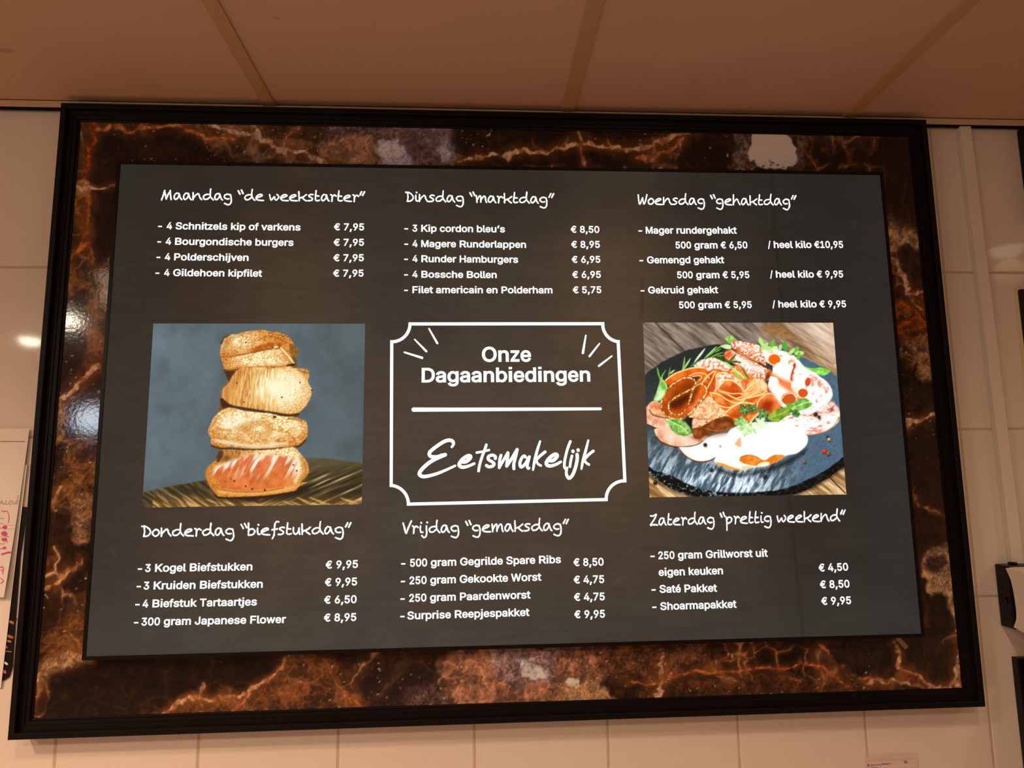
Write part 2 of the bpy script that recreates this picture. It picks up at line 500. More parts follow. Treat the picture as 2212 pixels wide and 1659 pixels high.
for sd in ('top', 'bottom', 'left', 'right'): rail(sd)

def marble(p):
    """brown marble print: dark fields, tan and orange veins, a few pale patches"""
    p0 = p
    def warp(q, s, amp, seed):
        return q + amp * 2 * np.stack([fbm(q, s, seed, 4) - 0.5, fbm(q + 91, s, seed + 7, 4) - 0.5], 1)
    p = warp(p, 34, 13, 3)
    n1 = fbm(p0, 90, 3, 5); n2 = fbm(p0 + 400, 26, 11, 4); n3 = fbm(p0, 7, 23, 4, 0.7)
    base = mixc((22, 10, 5), (66, 33, 15), (n1 - 0.42) * 3.0)
    base = mixc(base, (112, 60, 24), (n2 - 0.60) * 2.6)
    def web(q, s, seed, thin, wide):
        f1, f2 = worley(warp(q, s * 0.6, s * 0.30, seed), s, seed)
        e = f2 - f1
        return np.exp(-(e / thin) ** 2), np.exp(-e / wide)
    v, h = web(p0, 150, 5, 0.030, 0.16)
    on = np.clip((fbm(p0, 120, 41, 2) - 0.36) * 5, 0, 1)
    base = mixc(base, (124, 64, 24), h * on * 0.75)
    base = mixc(base, (204, 144, 98), v * on * (0.55 + 0.5 * n3))
    v, h = web(p0, 52, 15, 0.05, 0.2)
    on = np.clip((fbm(p0, 80, 55, 2) - 0.52) * 6, 0, 1)
    base = mixc(base, (118, 62, 28), h * on * 0.6)
    base = mixc(base, (176, 112, 68), v * on * (0.4 + 0.5 * n3))
    P = Painter(p, (0, 0, 0)); P.c = base * (0.70 + 0.6 * n3[:, None])
    ORG, TAN, PNK, RED, DRK, WHT = (176, 92, 38), (196, 138, 96), (168, 122, 108), (160, 62, 20), (24, 11, 6), (218, 184, 180)
    def blot(poly, c, a=1.0, r=9.0, s=4.0, sc=22, lo=0.6):
        def col(q):
            t = fbm(q, sc, 31, 5, 0.7); u = fbm(q, 5, 77, 3, 0.7)
            f1, f2 = worley(q + 6 * u[:, None], sc * 0.55, 19)
            t = t + 0.22 * (np.exp(-(f2 - f1) / 0.12) - 0.35) * (1 if lo > 0 else 0)
            return mixc(np.asarray(c) * lo, np.asarray(c) * 1.14, (t - 0.30) * 2.5) * (0.66 + 0.68 * u[:, None])
        P.fill(poly, col, s, a, True, r, 14)
    def vein(pts, w, c=TAN, a=0.95, r=2.6, halo=True):
        if halo: P.stroke(pts, w * 3.4, (128, 64, 22), w * 1.9, 0.62 * a, True, False, 7, 14)
        def col(q):
            t = fbm(q, 9, 13, 3, 0.7)
            return mixc(np.asarray(c) * np.array([0.62, 0.5, 0.4]), np.asarray(c) * 1.18, (t - 0.28) * 2.4)
        P.stroke(pts, w * 1.1, col, 1.6, a, True, False, r * 1.25, 9)
    def specks(x0, y0, x1, y1, n, c=(200, 160, 130), seed=1, r=1.6):
        g = np.random.default_rng(seed)
        for x, y, k in zip(g.uniform(x0, x1, n), g.uniform(y0, y1, n), g.uniform(0.5, 1.0, n)):
            P.dot(x, y, r * k * 1.2, np.asarray(c) * k, r * k, 0.3, 0.9, 0.9)
    # left edge and top band
    for c in ([(190, 255), (270, 250), (310, 290), (300, 335), (225, 345), (200, 310)], [(320, 300), (440, 300), (450, 345), (330, 352)],
              [(205, 350), (250, 350), (245, 395), (195, 400)], [(190, 430), (240, 420), (232, 560), (200, 570)]):
        blot(c, (34, 18, 11), 0.95, 5, 5, 30)
    blot([(420, 255), (520, 250), (620, 258), (700, 250), (705, 355), (640, 358), (560, 352), (470, 330), (440, 300)], (150, 100, 66), 0.8, 16, 8, 26, 0.35)
    blot([(700, 258), (780, 250), (955, 256), (990, 300), (992, 352), (930, 356), (720, 352), (690, 310)], (142, 98, 88), 0.95, 10, 5, 30, 0.55)
    blot([(700, 310), (750, 290), (820, 300), (830, 350), (700, 354)], (176, 112, 72), 0.8, 8, 6, 24)
    blot([(815, 300), (870, 305), (885, 350), (845, 356), (820, 340)], (190, 160, 158), 0.9, 8, 3, 18, 0.7)
    blot([(920, 285), (940, 320), (950, 352), (985, 356), (985, 320), (955, 280)], (178, 150, 148), 0.8, 8, 4, 14, 0.6)
    blot([(640, 262), (690, 258), (700, 300), (660, 312)], (70, 38, 18), 0.8, 8, 6)
    blot([(880, 260), (950, 262), (960, 300), (900, 330), (860, 300)], (120, 80, 72), 0.7, 8, 6)
    for c in ([(500, 300), (530, 308), (520, 330), (490, 325)], [(575, 268), (620, 262), (640, 290), (600, 300)], [(660, 320), (690, 318), (690, 340), (668, 345)],
              [(450, 262), (490, 268), (480, 290), (455, 285)]):
        blot(c, (62, 34, 16), 0.8, 6, 4)
    vein([(425, 252), (470, 268), (505, 285), (560, 300), (600, 322), (640, 330), (690, 345), (710, 356)], 9, (206, 160, 130), 0.9, 5)
    vein([(535, 255), (560, 300), (590, 318)], 6, (196, 150, 120), 0.8, 4)
    vein([(650, 262), (625, 300), (612, 335)], 5, TAN, 0.7, 4)
    vein([(200, 272), (240, 276), (300, 279), (370, 270), (400, 280), (440, 298), (500, 304)], 7, (190, 108, 50), 0.95)
    vein([(196, 250), (197, 275), (200, 300), (188, 320), (190, 350), (183, 380), (190, 410), (192, 440)], 7, RED, 0.9)
    blot([(148, 400), (190, 392), (192, 420), (150, 425)], (206, 140, 90), 0.9, 7, 4)
    vein([(148, 408), (175, 410), (205, 412), (245, 404)], 5, (220, 168, 128), 0.95)
    vein([(155, 424), (165, 450), (178, 480), (180, 505), (172, 530)], 9, (150, 78, 26), 0.85, 4)
    vein([(192, 425), (188, 470), (184, 505), (196, 545), (205, 575), (232, 585)], 6, (160, 82, 30), 0.85, 3)
    vein([(130, 562), (150, 555), (172, 535), (180, 505)], 6, (176, 96, 36), 0.9, 3)
    blot([(128, 590), (232, 575), (236, 640), (215, 700), (150, 640)], (130, 76, 32), 0.75, 14, 8, 20, 0.45)
    blot([(140, 640), (180, 640), (175, 700), (128, 690)], (30, 18, 10), 0.7, 8, 8)
    blot([(118, 720), (185, 715), (200, 800), (150, 850), (108, 840)], (36, 17, 8), 0.85, 14, 10)
    blot([(185, 700), (228, 690), (222, 790), (190, 800)], (126, 70, 28), 0.8, 12, 8, 18, 0.5)
    vein([(106, 868), (135, 858), (165, 835), (190, 805), (215, 792)], 9, (214, 152, 108), 0.95, 4)
    blot([(95, 880), (140, 870), (140, 930), (100, 960)], (166, 106, 50), 0.85, 10, 7, 18, 0.5)
    blot([(150, 960), (205, 960), (200, 1090), (110, 1100), (120, 1010)], (132, 76, 34), 0.75, 16, 10, 20, 0.4)
    vein([(95, 1110), (112, 1085), (130, 1055)], 5, TAN, 0.8)
    blot([(90, 1120), (150, 1110), (158, 1160), (110, 1180), (85, 1170)], (46, 24, 12), 0.9, 8, 5)
    blot([(150, 1085), (195, 1080), (190, 1170), (160, 1165)], (170, 110, 66), 0.75, 9, 6, 16, 0.5)
    blot([(160, 1190), (188, 1180), (182, 1275), (135, 1270), (140, 1245)], (34, 18, 10), 0.9, 7, 4)
    vein([(92, 1275), (115, 1270), (140, 1245), (160, 1225), (178, 1205)], 5, (196, 142, 90), 0.9, 3)
    blot([(68, 1300), (180, 1290), (178, 1360), (70, 1400)], (44, 20, 8), 0.8, 12, 12)
    blot([(120, 1350), (178, 1330), (176, 1420), (90, 1420)], (150, 84, 30), 0.6, 14, 12)
    vein([(55, 1560), (58, 1500), (80, 1465), (115, 1440), (160, 1428), (195, 1405)], 11, (206, 148, 98), 0.9, 6)
    blot([(58, 1440), (100, 1425), (150, 1410), (180, 1402), (205, 1425), (150, 1445), (90, 1470), (60, 1500)], (178, 116, 66), 0.75, 9, 6, 14, 0.5)
    # bottom band
    blot([(210, 1430), (600, 1420), (560, 1475), (470, 1500), (340, 1545), (120, 1560), (100, 1490)], (28, 13, 6), 0.85, 14, 14)
    blot([(330, 1550), (420, 1500), (540, 1490), (620, 1418), (690, 1416), (760, 1470), (800, 1540), (330, 1560)], (124, 66, 30), 0.8, 12, 10, 26, 0.45)
    vein([(335, 1556), (360, 1540), (400, 1515), (430, 1508), (490, 1508), (540, 1490), (575, 1470), (600, 1440), (622, 1418)], 6, (190, 128, 82), 0.9, 4)
    vein([(442, 1478), (436, 1510), (428, 1552)], 4, TAN, 0.8, 3)
    vein([(480, 1548), (505, 1530), (540, 1498)], 4, (186, 110, 62), 0.8, 3)
    vein([(700, 1430), (740, 1490), (780, 1520), (800, 1545)], 4, (170, 92, 40), 0.7, 3)
    blot([(780, 1440), (960, 1430), (980, 1540), (820, 1545)], (44, 24, 18), 0.75, 16, 12)
    blot([(890, 1490), (950, 1485), (960, 1530), (880, 1535)], (140, 92, 76), 0.6, 12, 8, 12, 0.4)
    blot([(990, 1410), (1260, 1398), (1300, 1470), (1240, 1545), (1010, 1545), (960, 1480)], (172, 104, 68), 0.95, 18, 10, 30, 0.55)
    blot([(1060, 1410), (1180, 1402), (1200, 1450), (1150, 1480), (1080, 1470)], (160, 118, 104), 0.8, 14, 8, 18, 0.5)
    blot([(1120, 1425), (1150, 1428), (1178, 1460), (1135, 1468)], (206, 178, 156), 0.85, 6, 3)
    blot([(1220, 1468), (1250, 1466), (1248, 1484), (1226, 1484)], (226, 198, 160), 0.9, 4, 2)
    blot([(1210, 1490), (1300, 1480), (1330, 1530), (1220, 1545)], (190, 128, 78), 0.85, 10, 6, 16, 0.6)
    blot([(1300, 1395), (1500, 1388), (1560, 1440), (1440, 1480), (1330, 1470)], (120, 66, 36), 0.8, 14, 10, 20, 0.45)
    for c in ([(1480, 1465), (1540, 1455), (1545, 1530), (1470, 1535)], [(1590, 1475), (1640, 1470), (1640, 1525), (1585, 1525)], [(1350, 1470), (1400, 1460), (1405, 1490), (1370, 1500)],
              [(1650, 1445), (1700, 1450), (1690, 1500), (1650, 1490)]):
        blot(c, (52, 27, 13), 0.85, 8, 7)
    blot([(1430, 1470), (1900, 1450), (1930, 1520), (1800, 1525), (1440, 1535)], (126, 68, 32), 0.5, 16, 10, 18, 0.4)
    vein([(1432, 1425), (1428, 1460), (1420, 1500), (1410, 1530)], 7, (190, 138, 100), 0.9, 4)
    vein([(1360, 1475), (1430, 1470), (1490, 1455), (1580, 1445), (1690, 1440), (1740, 1428), (1790, 1455), (1830, 1480)], 4, (190, 96, 46), 0.9, 3)
    vein([(1530, 1440), (1550, 1425), (1600, 1415), (1660, 1392)], 3.5, (170, 88, 44), 0.7, 3)
    vein([(1770, 1390), (1800, 1420), (1840, 1450), (1880, 1470), (1925, 1465)], 5, (184, 104, 52), 0.9, 3)
    blot([(1785, 1390), (1920, 1385), (1942, 1430), (1930, 1462), (1880, 1468), (1830, 1450)], (40, 22, 14), 0.95, 6, 5)
    blot([(1955, 1390), (2050, 1385), (2066, 1450), (2045, 1480), (2000, 1470), (1962, 1440)], (46, 25, 11), 0.95, 8, 8)
    vein([(1930, 1382), (1942, 1415), (1945, 1440), (1990, 1465), (2020, 1483), (2095, 1502)], 6, (206, 140, 96), 0.9, 4)
    vein([(1880, 1478), (1930, 1470), (1990, 1485), (2020, 1500)], 7, (190, 130, 92), 0.85, 5)
    blot([(1945, 1445), (1985, 1468), (1960, 1470), (1940, 1465)], (118, 58, 24), 0.8, 4, 3)
    blot([(1955, 1478), (2010, 1490), (2005, 1498), (1950, 1486)], (44, 28, 24), 0.9, 3, 2)
    # right band
    vein([(2070, 1295), (2071, 1340), (2074, 1390), (2066, 1430), (2070, 1470), (2095, 1500)], 6, (206, 152, 104), 0.9, 4)
    blot([(2000, 1200), (2035, 1175), (2062, 1150), (2068, 1190), (2074, 1310), (2058, 1320), (2030, 1280), (2002, 1290)], (196, 138, 88), 0.9, 9, 4, 16, 0.55)
    blot([(2004, 1215), (2040, 1205), (2045, 1228), (2010, 1238)], (66, 36, 24), 0.85, 6, 4)
    blot([(2010, 1290), (2045, 1290), (2062, 1340), (2050, 1390), (2010, 1370)], (36, 18, 10), 0.85, 8, 7)
    blot([(1970, 1070), (2040, 1085), (2055, 1150), (2010, 1190), (1985, 1180)], (46, 22, 10), 0.8, 8, 8)
    vein([(1972, 1068), (2000, 1090), (2030, 1108), (2062, 1118)], 3.5, (150, 96, 50), 0.8, 3)
    blot([(1960, 930), (2045, 930), (2052, 1080), (1975, 1060)], (38, 21, 14), 0.85, 8, 8)
    blot([(1950, 830), (2035, 830), (2040, 895), (1955, 900)], (48, 26, 14), 0.8, 10, 8)
    vein([(1955, 917), (1975, 908), (2000, 904), (2020, 906), (2045, 916)], 6, (230, 180, 130), 0.95, 3)
    blot([(1965, 740), (2012, 720), (2022, 790), (2018, 830), (1985, 810)], (176, 112, 66), 0.85, 10, 6, 14, 0.45)
    blot([(1935, 660), (2010, 650), (2018, 720), (1945, 730)], (150, 74, 24), 0.8, 12, 7, 16, 0.35)
    vein([(1938, 660), (1965, 668), (1990, 690), (2012, 700)], 4, (190, 84, 24), 0.85, 4)
    vein([(1945, 700), (1975, 690), (2010, 715)], 3.5, (196, 70, 20), 0.8, 4)
    vein([(1922, 560), (1945, 590), (1958, 620), (1968, 636), (2008, 626)], 6, (206, 150, 112), 0.9, 4)
    vein([(1968, 636), (1975, 655), (1990, 670)], 4, TAN, 0.8, 3)
    blot([(1920, 470), (1960, 475), (2000, 520), (2002, 545), (1960, 528), (1920, 545)], (206, 140, 88), 0.95, 9, 5, 14, 0.55)
    blot([(1935, 535), (1985, 540), (2000, 610), (1960, 610)], (50, 28, 16), 0.8, 8, 6)
    blot([(1905, 275), (1978, 280), (1990, 470), (1915, 470)], (32, 16, 9), 0.85, 10, 16)
    # white patch and the long pale vein of the top band
    blot([(990, 262), (1250, 262), (1250, 300), (1100, 322), (1000, 340)], (30, 14, 7), 0.8, 12, 12)
    blot([(1270, 270), (1400, 270), (1500, 270), (1420, 300), (1300, 300)], (30, 14, 7), 0.85, 8, 10)
    blot([(1060, 345), (1250, 325), (1255, 358), (1040, 356)], (32, 15, 9), 0.9, 5, 5)
    blot([(1270, 325), (1380, 335), (1400, 358), (1270, 360)], (30, 14, 7), 0.85, 6, 6)
    blot([(1500, 300), (1580, 280), (1590, 340), (1500, 360), (1440, 355)], (34, 17, 10), 0.85, 10, 10)
    vein([(992, 354), (1020, 343), (1060, 335), (1120, 330), (1185, 328), (1225, 318), (1255, 308), (1300, 312), (1350, 326), (1390, 322), (1440, 302), (1490, 285), (1540, 272)], 7, (220, 156, 108), 0.95, 4)
    vein([(1248, 262), (1252, 290), (1256, 312), (1258, 335), (1264, 360)], 5, (196, 132, 84), 0.9, 3)
    vein([(1375, 345), (1420, 335), (1455, 315), (1475, 302)], 8, (190, 112, 60), 0.9, 4)
    blot([(1580, 282), (1620, 275), (1620, 362), (1575, 362), (1590, 330)], (146, 106, 84), 0.85, 10, 5, 12, 0.4)
    blot([(1715, 280), (1735, 290), (1740, 360), (1715, 362)], (126, 88, 66), 0.8, 8, 5, 12, 0.4)
    P.fill([(1630, 272), (1700, 274), (1705, 295), (1716, 320), (1726, 345), (1712, 356), (1690, 362), (1650, 364), (1625, 350), (1618, 325), (1630, 300)], WHT, 2.0, 1.0, True, 4, 9)
    specks(1625, 345, 1725, 362, 14, (96, 70, 56), 5, 3.0)
    vein([(1812, 282), (1825, 310), (1835, 335)], 4, (120, 86, 74), 0.7, 4)
    vein([(1885, 282), (1888, 310), (1884, 335)], 3, (120, 74, 40), 0.7, 3)
    vein([(1750, 290), (1752, 320), (1760, 350)], 3, (110, 70, 40), 0.6, 4)
    vein([(1810, 362), (1835, 355), (1850, 350)], 4, (150, 96, 56), 0.7, 4)
    for a in ((420, 250, 700, 355, 70, 3), (990, 262, 1060, 320, 26, 4), (1100, 1400, 1500, 1540, 60, 6), (640, 1420, 1000, 1545, 60, 7), (110, 580, 230, 1000, 70, 8),
              (60, 1000, 190, 1400, 40, 9), (1930, 560, 2030, 1000, 40, 10), (160, 250, 420, 350, 26, 11), (1500, 1400, 1900, 1520, 40, 12), (1280, 265, 1580, 350, 20, 15)):
        specks(a[0], a[1], a[2], a[3], a[4], (214, 172, 140), a[5])
    return P.c

MX0, MX1, MZ0, MZ1 = -0.8525, 0.8525, FZ0 + 0.0275, FZ1 - 0.0275
SX0, SX1, SZ0, SZ1 = -0.7625, 0.7705, 1.2795, 2.2025     # outer edge of the display
me, v = grid('marble_panel', MX0, MX1, MZ0, MZ1, -0.026, 0.0019, (SX0 + 0.02, SX1 - 0.02, SZ0 + 0.02, SZ1 - 0.02))
disp = lin(np.clip(marble(to_px(v)), 0, 255))
alb = disp / LIGHT_TINT * MARBLE_GAIN
a = me.color_attributes.new('Col', 'FLOAT_COLOR', 'POINT')
a.data.foreach_set('color', np.concatenate([np.clip(alb, 0, 0.85), np.ones((len(alb), 1))], 1).ravel().astype(np.float32))
M['marble'] = attr_mat('brown_marble_print', rough=0.085, spec=0.4, grain=0.22, gscale=(300, 1, 300), bump=0.035, bscale=150)
link('marble_panel', me, frame, (M['marble'],))
bm = bmesh.new(); box(bm, (MX0, -0.0255, MZ0), (MX1, -0.0008, MZ1))
bm_obj('backing_board', bm, (M['black'],), frame)

# ------------------------------------------------------------------ the lit menu display
disp_root = empty('menu_display', (0, -0.03, SZ0), 'lit dark menu screen with white daily offers and two food pictures', 'menu display')
bm = bmesh.new(); box(bm, (SX0 + 0.001, -0.0482, SZ0 + 0.001), (SX1 - 0.001, -0.0265, SZ1 - 0.001), 0.001)
bm_obj('housing', bm, (M['bezel'],), disp_root)
BZ = 0.0062
for nm, pts in (('top', [(SX0, SZ1), (SX1, SZ1), (SX1 - BZ, SZ1 - BZ), (SX0 + BZ, SZ1 - BZ)]), ('bottom', [(SX0, SZ0), (SX1, SZ0), (SX1 - BZ, SZ0 + BZ), (SX0 + BZ, SZ0 + BZ)]),
                ('left', [(SX0, SZ0), (SX0, SZ1), (SX0 + BZ, SZ1 - BZ), (SX0 + BZ, SZ0 + BZ)]), ('right', [(SX1, SZ0), (SX1, SZ1), (SX1 - BZ, SZ1 - BZ), (SX1 - BZ, SZ0 + BZ)])):
    bm = bmesh.new(); prism(bm, pts, -0.0515, -0.0475)
    bm_obj('bezel', bm, (M['bezel'],), disp_root)

SCR_Y, INK_Y = -0.0495, -0.0500
def at_s(x, y):
    p = at(x, y, INK_Y); return (p[0], p[2])

me, v = grid('screen', SX0 + BZ - 0.001, SX1 - BZ + 0.001, SZ0 + BZ - 0.001, SZ1 - BZ + 0.001, SCR_Y, 0.0045)
q = to_px(v)
def screen_colour(q):
    """grey-brown film: uneven backlight painted in as warmer bands, cooler and darker at the right"""
    xs = np.array([200, 420, 620, 860, 1090, 1340, 1560, 1760, 1960.0])
    T = {380: [(50, 49, 46), (50, 45, 39), (58, 49, 40), (56, 52, 47), (52, 47, 41), (64, 56, 47), (47, 45, 41), (42, 41, 38), (44, 44, 41)],
         600: [(54, 50, 45), (60, 51, 42), (78, 66, 52), (66, 60, 54), (72, 64, 55), (88, 74, 57), (58, 52, 46), (46, 44, 42), (47, 47, 45)],
         900: [(60, 55, 50), (66, 58, 50), (84, 72, 60), (80, 72, 64), (82, 74, 65), (92, 77, 60), (64, 58, 50), (48, 46, 44), (50, 51, 50)],
         1200: [(62, 56, 50), (74, 65, 56), (82, 71, 60), (78, 71, 64), (80, 71, 62), (78, 68, 57), (68, 62, 55), (54, 50, 46), (50, 51, 49)],
         1390: [(68, 66, 61), (74, 71, 64), (76, 72, 65), (76, 71, 65), (72, 68, 61), (68, 65, 58), (66, 65, 60), (58, 58, 54), (54, 56, 54)]}
    ys = np.array(sorted(T)); A = np.array([T[k] for k in ys], float)
    fx = np.interp(q[:, 0], xs, np.arange(len(xs))); fy = np.interp(q[:, 1], ys, np.arange(len(ys)))
    ix = np.minimum(fx.astype(int), len(xs) - 2); iy = np.minimum(fy.astype(int), len(ys) - 2)
    tx = (fx - ix); ty = (fy - iy); tx = tx * tx * (3 - 2 * tx); ty = ty * ty * (3 - 2 * ty)
    tx = tx[:, None]; ty = ty[:, None]
    c = (A[iy, ix] * (1 - tx) + A[iy, ix + 1] * tx) * (1 - ty) + (A[iy + 1, ix] * (1 - tx) + A[iy + 1, ix + 1] * tx) * ty
    st = fbm(q * np.array([0.10, 1.0]), 7, 51, 3)
    c = c * (0.93 + 0.14 * st[:, None]) * (0.95 + 0.1 * fbm(q, 60, 5, 3)[:, None])
    P = Painter(q, (0, 0, 0)); P.c = c
    P.stroke([(1668, 380), (1672, 480), (1682, 580), (1690, 690)], 4, (34, 30, 28), 3, 0.6)
    P.stroke([(1704, 1075), (1716, 1180), (1728, 1300), (1736, 1380)], 4, (38, 32, 30), 3, 0.55)
    P.stroke([(1388, 600), (1386, 690)], 4, (48, 40, 34), 3, 0.4)
    P.stroke([(242, 1185), (248, 1205)], 4, (92, 86, 78), 3, 0.5)
    return P.c
set_col(me, screen_colour(q) * np.array([0.90, 0.855, 0.82]))
M['screen'] = attr_mat('backlit_film', emission=1.0, rough=0.7, spec=0.06, grain=0.10, gscale=(70, 1, 900))
screen = link('screen', me, disp_root, (M['screen'],))

